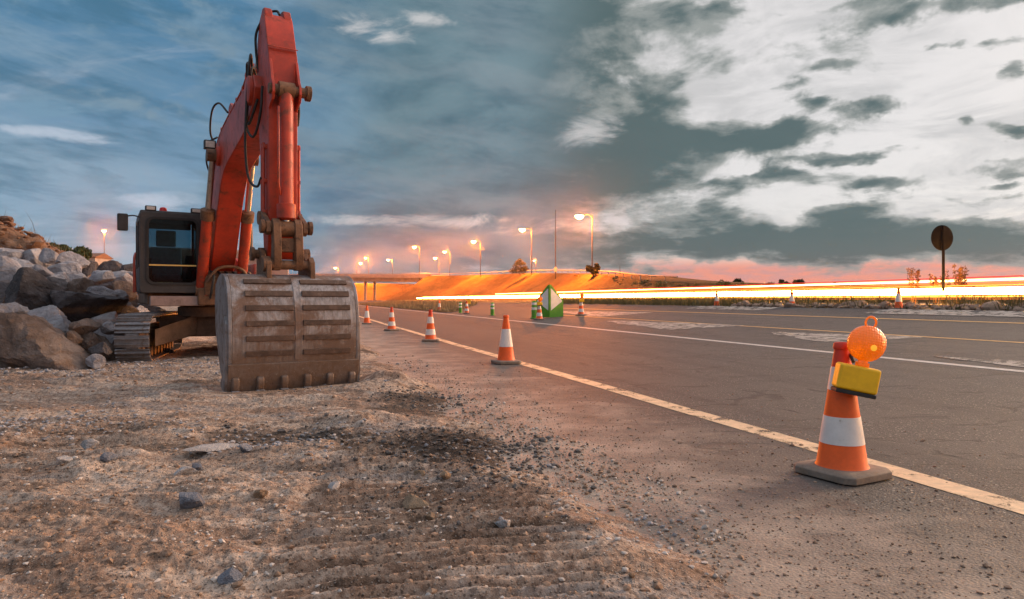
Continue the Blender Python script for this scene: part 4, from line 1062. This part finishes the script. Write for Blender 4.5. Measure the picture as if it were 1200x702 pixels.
# grass in the gore beyond the bollards, and on the slopes
rng = np.random.default_rng(22); n = 16000
y = rng.uniform(58, 150, n); p = rng.uniform(12.4, 20.8, n); ok = (p > 12.3 + np.clip((75 - y) * .0, 0, 9)) & (p < 13.2 + (y - 58) * .35)
y, p = y[ok], p[ok]
blades('gore_grass', np.stack([p - SK * y, y, road_z(p) - .03], 1), rng.gamma(4, .06, len(y)) + .1, 'dry', 4, .03, .7)['kind'] = 'stuff'
Pg, Yg = np.meshgrid(np.linspace(0, 1, 6), np.concatenate([np.linspace(58, 150, 40)]))
Pm = 12.3 + Pg * np.clip((Yg - 58) * .35 + .8, 0, 8.6)
structure(np_mesh('verge', np.stack([(Pm - SK * Yg).ravel(), Yg.ravel(), (road_z(Pm) + .03 + .05 * fbm(Pm, Yg, 3, 4)).ravel()], 1), grid_faces(*Pm.shape), 'slope'))
# dry grass on the cut bank
rng = np.random.default_rng(23); n = 5000
x = rng.uniform(-40, -14, n); y = rng.uniform(27.5, 33, n); z = np.array([bank_z(a, b) for a, b in zip(x, y)]); ok = (z > 1.0) & (fbm(x * .5, y * .5, 3, 2) > -.05) & (y > 29.3); x, y, z = x[ok], y[ok], z[ok]
blades('bank_grass', np.stack([x, y, z - .1], 1), rng.gamma(4, .075, len(x)) + .1, 'dry', 5, .012, .6)['kind'] = 'stuff'
bx = at(88, 33).x
bush((bx, 33, bank_z(bx, 33) - .1), .62, .85, 'larger dark bush on the crest of the earth bank', 'bushes on the earth bank', 41)
bx = at(66, 34).x
bush((bx, 34, bank_z(bx, 34) - .1), .45, .6, 'smaller bush half hidden behind the crest of the earth bank', 'bushes on the earth bank', 42, n=1500)
for i, (u, v0, v1, w, lb) in enumerate(((1071, 333, 313, .30, 'thin tall plant standing apart, between the far cone and the round sign'), (1097, 333, 320, .28, 'short plant against the foot of the round sign'), (1122, 333, 309, .5, 'bushy plant with upright reddish stems just past the round sign'))):
    d = 29. + i * .3; x = (u - CU) / FPX * d; z0 = gz(x, d); hh = up(v1, d) - z0
    o = thing('tall_weed', lb, 'plant', (x, d, z0), 0, 'tall plants by the round sign'); rng = np.random.default_rng(60 + i)
    m_ = (5, 6, 13)[i]; k = MB(); cs = []; rs = []
    for q in range(m_):
        a = rng.uniform(0, 6.28); rr = rng.uniform(.1, 1) * w; hq = hh * rng.uniform(.7, 1) if q else hh
        tp = (rr * math.cos(a), rr * math.sin(a), hq); k.tube([(rr * .3 * math.cos(a), rr * .3 * math.sin(a), -.05), (tp[0] * .7, tp[1] * .7, hq * .6), tp], [.014, .01, .006], 6)
        for e in (.55, .68, .8, .92): cs.append((tp[0] * (.5 + e * .5), tp[1] * (.5 + e * .5), hq * e)); rs.append(.085)
    k.build('stem', 'tall_plant', o, 0, 60); V, F = leaf_cloud(cs, rs, 60 * m_, .05, rng); np_mesh('foliage', V, F, 'tall_plant', o, smooth=False)

# ------------------------------------------------------------------ ramp, overpass and what stands on them
RT = [(1500, 336, 46), (1200, 335, 52), (1000, 334, 60), (860, 332.5, 72), (760, 328.5, 92), (694, 321.5, 122), (623, 320, 170), (563, 322, 205), (500, 323.5, 232)]
ramp = [Vector(((u - CU) / FPX * d, d, up(v, d))) for u, v, d in RT]
ramp = catmull(ramp, 8)
def embankment(name, path, wid=9., seed=3):
    rows = []
    for i, p in enumerate(path):
        tg = (path[min(i + 1, len(path) - 1)] - path[max(i - 1, 0)]); tg.z = 0; tg.normalize()
        nn = Vector((tg.y, -tg.x, 0))
        if nn.dot(Vector((-p.x, -p.y, 0))) < 0: nn = -nn
        g = gz(p.x, p.y); hgt = max(.3, p.z - g); r_ = []
        for k in range(9):
            f = k / 8; q = p + nn * (hgt * 1.9 * f); zz = p.z + (g - .25 - p.z) * (f ** .9)
            jit = float(fbm(np.array(q.x * .25 + seed), np.array(q.y * .25), 4, seed)) * .5 * math.sin(math.pi * f)
            r_.append((q.x, q.y, zz + jit))
        b1 = p - nn * wid; b2 = b1 - nn * hgt * 1.9
        r_ = [(b2.x, b2.y, g - .3), (b1.x, b1.y, p.z)] + r_
        rows.append(r_)
    A = np.array(rows); return structure(np_mesh(name, A.reshape(-1, 3), grid_faces(A.shape[0], A.shape[1]), 'slope'))
embankment('embankment', ramp)
RT2 = [(330, 323, 268), (240, 321, 275), (150, 315, 270), (100, 309, 262), (20, 304, 255), (-120, 304, 250)]
ramp2 = catmull([Vector(((u - CU) / FPX * d, d, up(v, d))) for u, v, d in RT2], 6)
embankment('embankment', ramp2, 12, 8)
ramp3 = catmull([Vector(((u - CU) / FPX * d, d, up(v, d))) for u, v, d in ((560, 334, 330), (500, 333, 330), (440, 332, 335), (360, 332, 340), (250, 331, 345))], 6)
embankment('embankment', ramp3, 14, 12)
# shrubs dotted over the slope
rng = np.random.default_rng(51)
V_all = []; F_all = []; off = 0
for i in range(300):
    t = rng.uniform(14, len(ramp) - 1.01); j = int(t); p = ramp[j].lerp(ramp[j + 1], t - j); g = gz(p.x, p.y); f = rng.uniform(.1, 1.1)
    dirc = Vector((-p.x, -p.y, 0)).normalized(); q = p + dirc * ((p.z - g) * 1.9 * f); zz = p.z + (g - p.z) * min(1, f ** .9)
    V, F = leaf_cloud([(q.x, q.y, zz + .15)], [rng.uniform(.3, .9)], 70, .2, rng, .6); V_all.append(V); F_all.append(F + off); off += len(V)
o = np_mesh('slope_scrub', np.concatenate(V_all), np.concatenate(F_all), 'weed', smooth=False); o['kind'] = 'stuff'

def rail_along(name, label, path, postgap, hgt=.75, skip=0):
    o = thing(name, label, 'guardrail', path[0][:])
    b = path[0]
    k = MB(); k.tube([(p - b) + Vector((0, 0, hgt - .12)) for p in path], .10, 8); k.build('rail', 'galv', o, 0, 40)
    acc = 0.; n = 0
    for i in range(len(path) - 1):
        acc += (path[i + 1] - path[i]).length
        if acc > postgap and n < 90:
            acc = 0; n += 1; q = path[i] - b; k = MB(); k.box(q + Vector((0, .15, hgt / 2 - .1)), (.14, .14, hgt + .1)); k.build('post', 'galv', o, 0)
    return o
rail_along('guardrail', 'grey guardrail running along the crest of the orange lit ramp', [p + Vector((0, -.2, 0)) for p in catmull(ramp[29:], 4)], 4.)

# overpass
br = thing('overpass', 'road bridge lit orange, crossing over the road far behind the bucket', 'bridge', ramp[-1][:])
A = ramp[-1]; B = Vector(((330 - CU) / FPX * 268, 268, up(323, 268))); dv_ = B - A; dn = Vector((dv_.y, -dv_.x, 0)).normalized()
if dn.y > 0: dn = -dn
def slab(mb, o0, o1, z0, z1, e0=0., e1=1.):
    a = dv_ * e0; b = dv_ * e1
    P = [a + dn * o0, a + dn * o1, b + dn * o1, b + dn * o0]
    mb.raw([p + Vector((0, 0, z0)) for p in P] + [p + Vector((0, 0, z1)) for p in P], [(0, 1, 2, 3), (7, 6, 5, 4), (0, 4, 5, 1), (1, 5, 6, 2), (2, 6, 7, 3), (3, 7, 4, 0)])
k = MB(); slab(k, -10, .6, -.75, -.02, -.03, 1.03); k.build('deck', 'concrete', br)
k = MB(); slab(k, -9, -.6, -2.0, -.752, -.02, 1.02); k.build('girder', 'concrete', br)
for o_ in (.3, -9.8):
    k = MB(); slab(k, o_, o_ + .3, -.018, .55, -.03, 1.03); k.build('parapet', 'concrete', br)
    k = MB(); a = dn * (o_ + .15); k.tube([dv_ * -.03 + a + Vector((0, 0, .95)), dv_ * 1.03 + a + Vector((0, 0, .95))], .07, 6)
    for e in np.linspace(-.02, 1.02, 34): k.tube([dv_ * e + a + Vector((0, 0, .5)), dv_ * e + a + Vector((0, 0, .95))], .04, 5)
    k.build('railing', 'galv', br, 0, 60)
for e in (.42,):
    for o_ in (-2.5, -7.5):
        k = MB(); c = dv_ * e + dn * o_; k.tube([c + Vector((0, 0, -A.z - .5)), c + Vector((0, 0, -1.95))], .5, 16); k.build('pier', 'concrete', br, 0, 40)
for e0, e1 in ((-.05, .015), (.985, 1.05)):
    k = MB(); slab(k, -10.5, .9, -A.z - .5, -.77, e0, e1); k.build('abutment', 'concrete', br)

# street lamps
lamp_n = [0]
def street_lamp(label, u_head, v_head, u_pole, v_foot, d, power, big=1.):
    """foot of the pole at (u_pole, v_foot), head at (u_head, v_head), seen d metres ahead"""
    foot = Vector(((u_pole - CU) / FPX * d, d, up(v_foot, d))); zh = up(v_head, d) - foot.z; arm = (u_head - u_pole) / FPX * d
    o = thing('street_lamp', label, 'street lamp', foot, 0, 'sodium street lamps')
    k = MB(); k.tube([(0, 0, -1.2), (0, 0, zh * .5), (0, 0, zh + .15)], [.13, .11, .08], 10); k.build('pole', 'pole_dark', o, 0, 50)
    if abs(arm) > .3:
        k = MB(); k.tube(catmull([(0, 0, zh - .3), (arm * .3, 0, zh + .12), (arm, 0, zh + .25)], 5), .07, 8); k.build('arm', 'pole_dark', o, 0, 50)
    Sx = 1 if arm >= 0 else -1
    k = MB(); big *= 1.5; k.lathe([(.02, .22), (.34 * big, .16), (.44 * big, .02), (.42 * big, 0)], (arm, 0, zh + .02), 20); hd = k.build('lamp_head', 'pole_dark', o, 0, 40)
    k = MB(); k.lathe([(.02, -.36 * big), (.24 * big, -.30 * big), (.38 * big, -.14 * big), (.41 * big, -.004), (.02, -.002)], (arm, 0, zh + .02), 20); k.build('lamp_globe', 'sodium', o, 0, 60)
    ld = bpy.data.lights.new('lamp_light', 'POINT'); ld.energy = power; ld.color = (1, .21, .012); ld.shadow_soft_size = .5
    lo = bpy.data.objects.new('lamp_light', ld); C.objects.link(lo); lo.parent = o; lo.location = (arm, -.2, zh - .8)
    return o
PW = 80000
street_lamp('tallest and brightest street lamp, on the ramp with its arm reaching over the embankment', 679, 252.5, 694, 322, 122, PW * 1.3, 1.35)
street_lamp('second brightest street lamp, on the ramp next to the dark conical tree', 612, 268.5, 623, 321, 168, PW * 1.2, 1.35)
street_lamp('street lamp on the ramp with clear sky on both sides, left of the dark tree', 555, 282.5, 563, 323, 203, PW * 1.2, 1.3)
street_lamp('taller street lamp standing over the bridge abutment', 485.5, 289, 491.5, 324, 234, PW, 1.2)
street_lamp('low street lamp behind the ramp, the left one of a close pair', 510, 302, 514.5, 324, 300, PW * 1.2, 1.4)
street_lamp('low street lamp behind the ramp, the right one of a close pair', 521, 294.5, 527, 324, 285, PW * 1.2, 1.3)
street_lamp('tiny street lamp low behind the ramp beside the second brightest lamp pole', 626, 305, 628, 322, 320, PW * .5, .9)
street_lamp('street lamp over the middle of the bridge', 455, 304, 460, 324, 300, PW, 1.3)
street_lamp('street lamp above the bridge, higher of the two that nearly touch', 428.5, 302, 432, 324, 330, PW, 1.1)
street_lamp('street lamp above the bridge, lower of the two that nearly touch', 422.5, 308, 418, 325, 340, PW, 1.3)
street_lamp('street lamp low over the bridge nearest the bucket', 393, 313.5, 397, 325, 345, PW, 1.3)
street_lamp('lone street lamp on the far side of the cab, above the rock pile', 122, 270, 122.2, 310, 235, PW * 1.4, 1.2)
for u_, d_, z_ in ((430, 285, 6.5), (505, 300, 7.5)):
    pass
def mast(label, u, v0, v1, d, r=.13):
    o = thing('mast', label, 'mast', at(u, d, up(v1, d))); h_ = up(v0, d) - up(v1, d)
    k = MB(); k.tube([(0, 0, -1), (0, 0, h_ * .6), (0, 0, h_)], [r, r * .8, r * .5], 10); k.build('pole', 'pole_dark', o, 0, 50)
    k = MB(); k.box((0, -r - .1, .9), (.5, .3, 1.0)); k.build('cabinet', 'galv', o, .02)
    return o
mast('tall bare unlit mast between the two brightest street lamps', 651, 246, 321, 140)
mast('short distant unlit mast past the brightest lamp', 726.5, 311, 326, 150, .08)
bush(at(695, 119, up(323, 119)), 1.2, 2.3, 'dark shrub at the foot of the brightest street lamp', None, 55, 'pine', .2, 1600)
conifer(at(609.5, 168, up(321, 168)), 3.9, 2.6, 'dark cone shaped tree on the crest of the ramp', 71)

# lit house at the far end of the bank
hs = thing('house', 'low house with an orange lit wall at the end of the earth bank', 'house', at(110, 150, up(318, 150)))
k = MB(); k.box((0, 0, 1.0), (4.2, 6, 4.0)); k.build('wall', 'concrete', hs)
k = MB(); k.prism([(-3.3, 3.0), (0, 4.0), (3.3, 3.0), (3.3, 2.85), (-3.3, 2.85)], -2.4, 2.4); k.build('roof', 'brown_iron', hs)
# trees beyond the right-hand land
for i, (u, w, v1, d, lb) in enumerate(((931, 1.9, 327.5, 95, 'small round tree on the horizon beyond the middle far cone'), (865, .9, 328, 100, 'tiny bush on the horizon beyond the end of the guardrail'))):
    p_ = at(u, d); p_.z = up(333, d) - .3
    bush(p_, w, up(v1, d) - p_.z, lb, 'small growth on the horizon', 80 + i, 'pine', .2, 900, 'bush' if i else 'tree', 'bush' if i else 'tree')

# far land closing the horizon
xs = np.linspace(-950, 1050, 180); rows = []
for (yy, f) in ((420, 0.), (560, .75), (760, 1.), (900, .7)):
    rows.append(np.stack([xs, np.full_like(xs, yy), -3 + f * (14 + 9 * fbm(xs * .004, xs * 0 + 3, 4, 5)) + (8 * f * sstep(-100, -700, xs))], 1))
A_ = np.array(rows); structure(np_mesh('hills', A_.reshape(-1, 3), grid_faces(4, 180), 'hill'))

# ------------------------------------------------------------------ evening haze, one closed box of even density
hz = MB(); hz.box((50, 350, 30), (3000, 2600, 90)); ho = hz.build('haze', 'white'); ho.data.materials.clear()
hm = bpy.data.materials.new('haze_air'); hm.use_nodes = True; hn = hm.node_tree; hn.nodes.remove(hn.nodes['Principled BSDF'])
pv = hn.nodes.new('ShaderNodeVolumePrincipled'); pv.inputs['Color'].default_value = (.92, .93, .95, 1); pv.inputs['Density'].default_value = .00010; pv.inputs['Anisotropy'].default_value = .93
hn.links.new(pv.outputs[0], hn.nodes['Material Output'].inputs['Volume']); ho.data.materials.append(hm); tag(ho, kind='stuff')

# ------------------------------------------------------------------ the streaks of light drawn by the passing traffic along the far road
def streak(label, p_, z_, r_, col, s_, y0=-6, y1=150, rise=0.):
    k = MB(); pts = []
    for y in np.linspace(y0, y1, 26): pts.append((p_ - SK * y, y, float(road_z(p_)) + z_ + rise * (y / 150.)))
    k.tube(pts, r_, 10)
    m = emit('light_streak', col, s_)
    o = k.build('light_streak', m, None, 0, 60)
    return tag(o, label, 'light streak', 'light streaks of passing traffic')
WH = (1, .40, .075); YE = (1, .38, .05); RD = (1, .04, .008); OR = (1, .22, .018)
streak('thick white headlight streak, lowest and brightest of the streaks', 25.6, .46, .07, WH, 120)
streak('second white headlight streak close above the lowest one', 27.0, .62, .06, WH, 100)
streak('yellow streak filling the gap between the white streaks', 26.2, .32, .035, YE, 2.4)
streak('red tail light streak running through the middle of the band', 28.6, .80, .035, RD, 1.3)
streak('orange streak just above the red tail light streak', 29.4, .90, .03, OR, 1.6)
streak('pale yellow streak along the top of the band', 30.0, 1.06, .05, (1, .5, .16), 8, y1=105)
streak('thin red streak topmost of all', 31.0, 1.22, .022, RD, 1.0, y1=110)
streak('amber streak just over the brighter of the two white streaks', 26.8, .76, .022, YE, 2.0, y1=120)
streak('dim orange streak at the bottom of the band close to the road', 25.2, .22, .02, OR, .9, y1=90)

# ------------------------------------------------------------------ sky
w = bpy.data.worlds.new('World'); bpy.context.scene.world = w; w.use_nodes = True
t = NT(w.node_tree); bg = w.node_tree.nodes['Background']
SUN_AZ, SUN_EL = R(57), R(21)                    # to the right of the view, low
tc = t.n.new('ShaderNodeTexCoord'); dirv = tc.outputs['Generated']
s = t.sep(dirv)
az = t.math('ARCTAN2', s[0], s[1]); el = t.math('ARCSINE', s[2])
sky = t.n.new('ShaderNodeTexSky'); sky.sky_type = 'NISHITA'; sky.sun_disc = False
sky.sun_elevation = SUN_EL; sky.sun_rotation = SUN_AZ; sky.altitude = 600; sky.dust_density = 1.5
def PXA(u, v):
    a = math.atan((u - CU) / FPX); return a, math.atan((CV - v) / FPX * math.cos(a))
den = t.add(t.math('MAXIMUM', s[2], 0.), .16)
q = t.xyz(t.math('DIVIDE', s[0], den), t.math('DIVIDE', s[1], den), 0.)
def srgb(r, g, b): return tuple((c / 255 / 12.92) if c / 255 <= .04045 else ((c / 255 + .055) / 1.055) ** 2.4 for c in (r, g, b))
n_big = t.noise(q, .75, 6, .58, .25); n_mid = t.noise(t.vadd(q, (5, 2, 0)), 1.9, 9, .60, .35); n_fin = t.noise(t.vadd(q, (1, 8, 3)), 5.0, 9, .62, .3)
ae = t.xyz(az, t.mul(el, 1.9), 0.)
n_puf = t.noise(ae, 7.5, 10, .60, .35)
nn = t.add(t.mul(n_puf, .62), t.mul(n_mid, .38))
n_al = t.noise(t.vadd(t.xyz(az, t.mul(el, 2.6), 0.), (11, 4, 6)), 9.0, 9, .6, .5)
# clear air: blue away from the sun, veiled white towards it
side = t.smooth(t.add(az, t.mul(t.sub(n_big, .5), .55)), -.12, .20)
ns = t.mix(1., sky.outputs[0], (.10, .10, .10), 'MULTIPLY')
blue = t.mix(t.smooth(el, .0, .36), srgb(152, 178, 202), srgb(70, 126, 162))
blue = t.mix(.22, blue, ns)
white = t.mix(t.smooth(el, .0, .12), srgb(238, 205, 190), srgb(230, 226, 224))
white = t.mix(.12, white, ns)
base = t.mix(side, blue, white)
veil = t.noise(t.vadd(t.xyz(az, t.mul(el, 3.2), 0.), (2, 9, 1)), 5.5, 10, .64, .6)
base = t.mix(t.mul(t.mul(side, t.smooth(veil, .42, .66)), t.smooth(el, .02, .12, 0., .85)), base, srgb(196, 196, 197))
# soft streaks over the blue part
wis = t.smooth(t.noise(t.scale(q, (.55, 1.5, 1)), 1.1, 8, .60, .6), .40, .72)
left = t.sub(1., side)
base = t.mix(t.mul(t.mul(wis, left), .70), base, srgb(100, 134, 158))
hl = t.smooth(t.noise(t.vadd(t.scale(q, (.6, 1.3, 1)), (3, 6, 0)), 1.5, 8, .62, .5), .57, .74)
base = t.mix(t.mul(t.mul(hl, left), .55), base, srgb(196, 202, 212))
tl = t.xyz(t.add(az, t.mul(el, .35)), t.mul(t.add(el, t.mul(az, .12)), 4.2), 1.)
st1 = t.smooth(t.noise(tl, 4.2, 9, .58, .15), .44, .66); st2 = t.smooth(t.noise(t.vadd(tl, (7, 3, 5)), 6.5, 9, .6, .15), .46, .64)
base = t.mix(t.mul(t.mul(st1, left), .62), base, srgb(142, 166, 184))
base = t.mix(t.mul(t.mul(st2, left), .55), base, srgb(64, 106, 130))
# salmon light under the cloud bank
pk = t.mul(t.smooth(el, .068, .040), t.smooth(t.add(az, t.mul(t.sub(n_mid, .5), .2)), -.02, .16))
base = t.mix(t.mul(pk, .95), base, t.mix(t.smooth(n_fin, .40, .62), srgb(240, 150, 128), srgb(214, 150, 146)))
lowl = t.mul(t.smooth(el, .10, .0), t.sub(1., t.smooth(az, -.1, .2)))
base = t.mix(t.mul(lowl, .45), base, srgb(196, 190, 196))
# cloud bodies: ellipses (centre u, v; half sizes in pixels; weight), roughened by noise
BLOBS = [(520, 130, 215, 170, .62), (420, 40, 160, 60, .22), (590, 215, 190, 62, .52), (690, 90, 60, 80, .16), (665, 190, 130, 34, .44),
         (640, 10, 150, 26, .46), (330, 200, 60, 90, .2), (600, 285, 170, 24, .22), (480, 290, 120, 24, .22),
         (790, 24, 26, 14, .40), (835, 12, 44, 16, .44), (832, 34, 28, 13, .40), (690, 62, 34, 14, .30), (740, 62, 48, 7, .30), (792, 96, 26, 7, .30), (770, 118, 24, 9, .42),
         (850, 84, 20, 10, .26), (850, 72, 30, 6, .24), (915, 22, 22, 6, .26), (975, 80, 22, 5, .28), (1110, 60, 18, 5, .32), (1168, 53, 40, 6, .32), (1192, 78, 22, 12, .38),
         (1126, 146, 14, 6, .38), (1190, 154, 16, 9, .38), (930, 100, 34, 7, .36), (952, 118, 40, 13, .50), (1022, 126, 46, 10, .50),
         (915, 157, 60, 13, .62), (880, 166, 70, 16, .66), (815, 160, 85, 15, .62), (725, 160, 60, 16, .5), (985, 185, 85, 6, .44), (850, 213, 100, 8, .48), (745, 205, 60, 14, .34),
         (1058, 213, 48, 10, .46), (1160, 203, 50, 9, .46), (1172, 189, 40, 8, .38), (1160, 222, 25, 5, .32), (1188, 236, 32, 5, .32), (1010, 5, 80, 9, .40), (1100, 8, 130, 14, .46),
         (1000, 283, 260, 21, .60), (800, 288, 150, 18, .52), (1180, 282, 110, 24, .55), (860, 290, 160, 16, .5), (980, 252, 44, 14, .56), (1050, 262, 60, 10, .30), (1130, 262, 70, 9, .30),
         (903, 312, 22, 6, .34), (725, 318, 60, 5, .24), (1050, 318, 60, 3, .2), (1130, 322, 70, 3, .2)]
wn = t.n.new('ShaderNodeTexNoise'); t.l.new(t.xyz(az, t.mul(el, 1.6), 3.), wn.inputs['Vector']); wn.inputs['Scale'].default_value = 15; wn.inputs['Detail'].default_value = 9; wn.inputs['Roughness'].default_value = .58
ws = t.sep(wn.outputs['Color'])
azw = t.add(az, t.mul(t.sub(ws[0], .5), .11)); elw = t.add(el, t.mul(t.sub(ws[1], .5), .050))
dsum = None
for (u, v, ru, rv, wt) in BLOBS:
    a0, e0 = PXA(u, v); ca = math.cos(a0)
    da = t.mul(t.sub(azw, a0), 1 / (ru / FPX * ca * ca)); de = t.mul(t.sub(elw, e0), 1 / (rv / FPX * ca))
    rr = t.add(t.mul(da, da), t.mul(de, de))
    g = t.mul(t.math('EXPONENT', t.mul(rr, -.7)), wt)
    dsum = g if dsum is None else t.math('MAXIMUM', t.add(t.mul(dsum, 1.), t.mul(g, .35)), g)
dens = t.add(t.mul(dsum, 1.12), t.mul(t.sub(nn, .5), 2.3))
cov = t.smooth(dens, .15, .40)
strk = t.smooth(t.noise(t.vadd(tl, (2, 9, 8)), 5.2, 9, .58, .15), .40, .66)
core = t.smooth(t.add(dens, t.mul(t.sub(n_fin, .5), .8)), .24, .66)
dark_r = t.mix(core, srgb(150, 156, 154), srgb(70, 95, 98))
dark_l = t.mix(t.smooth(nn, .36, .64), srgb(72, 104, 118), srgb(112, 138, 148))
dark_b = t.mix(t.smooth(nn, .36, .64), srgb(70, 112, 142), srgb(116, 150, 174))
dark_l = t.mix(t.smooth(t.add(az, t.mul(t.sub(n_big, .5), .4)), -.36, -.12), dark_b, dark_l)
dark_l = t.mix(t.mul(strk, .55), dark_l, srgb(134, 150, 158))
cc = t.mix(t.smooth(az, -.02, .16), dark_l, dark_r)
final = t.mix(t.mul(cov, .95), base, cc)
# bright rents in the middle cloud
for (u, v, ru, rv) in ((415, 28, 55, 16), (505, 20, 40, 9), (462, 47, 28, 8), (480, 258, 120, 9), (640, 262, 90, 14), (700, 160, 40, 22), (180, 235, 60, 12), (60, 158, 70, 8)):
    a0, e0 = PXA(u, v); ca = math.cos(a0)
    da = t.mul(t.sub(az, a0), 1 / (ru / FPX * ca * ca)); de = t.mul(t.sub(el, e0), 1 / (rv / FPX * ca))
    g = t.math('EXPONENT', t.mul(t.add(t.mul(da, da), t.mul(de, de)), -.8))
    k = t.mul(t.smooth(t.add(t.mul(g, .60), t.mul(t.sub(n_al, .5), 2.2)), .24, .80), t.smooth(g, .12, .5))
    final = t.mix(t.mul(k, .72), final, srgb(214, 212, 212) if u > 300 else srgb(196, 206, 220))
# the overcast vault is brightest overhead, as under any cloudy sky
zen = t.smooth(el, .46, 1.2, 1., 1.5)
# warm glow added round the low sun, unseen at right, to light the ground
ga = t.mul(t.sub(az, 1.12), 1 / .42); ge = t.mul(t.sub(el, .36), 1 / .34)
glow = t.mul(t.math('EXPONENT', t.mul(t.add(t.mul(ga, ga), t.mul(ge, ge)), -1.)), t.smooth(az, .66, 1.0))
final = t.mix(t.smooth(el, .42, .8), final, t.mix(1., t.mix(t.smooth(nn, .3, .7), srgb(150, 160, 175), srgb(205, 208, 215)), (1, 1, 1), 'MULTIPLY'))
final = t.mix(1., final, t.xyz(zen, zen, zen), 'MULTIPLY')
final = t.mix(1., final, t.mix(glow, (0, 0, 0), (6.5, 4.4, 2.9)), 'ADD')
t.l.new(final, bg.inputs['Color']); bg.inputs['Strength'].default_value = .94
w.cycles.sampling_method = 'AUTOMATIC'

sl = bpy.data.lights.new('sun', 'SUN'); sl.energy = 1.5; sl.angle = R(12); sl.color = (1, .66, .42)
so = bpy.data.objects.new('sun', sl); C.objects.link(so)
dv3 = Vector((math.sin(SUN_AZ) * math.cos(SUN_EL), math.cos(SUN_AZ) * math.cos(SUN_EL), math.sin(SUN_EL)))
so.rotation_euler = (-dv3).to_track_quat('-Z', 'Y').to_euler(); so.location = (30, 20, 30)

# ------------------------------------------------------------------ camera and output
cam = bpy.data.cameras.new('camera'); co = bpy.data.objects.new('camera', cam); C.objects.link(co)
cam.lens = 24; cam.sensor_width = 36; cam.clip_start = .05; cam.clip_end = 6000
co.location = (0, 0, EYE); co.rotation_euler = (R(90), 0, 0)
sc = bpy.context.scene; sc.camera = co
sc.view_settings.view_transform = 'Standard'; sc.view_settings.look = 'None'; sc.view_settings.gamma = 1; sc.view_settings.exposure = .15
sc.view_settings.use_curve_mapping = False
sc.render.engine = 'CYCLES'; sc.cycles.use_denoising = True; sc.cycles.max_bounces = 8; sc.cycles.transparent_max_bounces = 12
sc.cycles.sample_clamp_indirect = 6
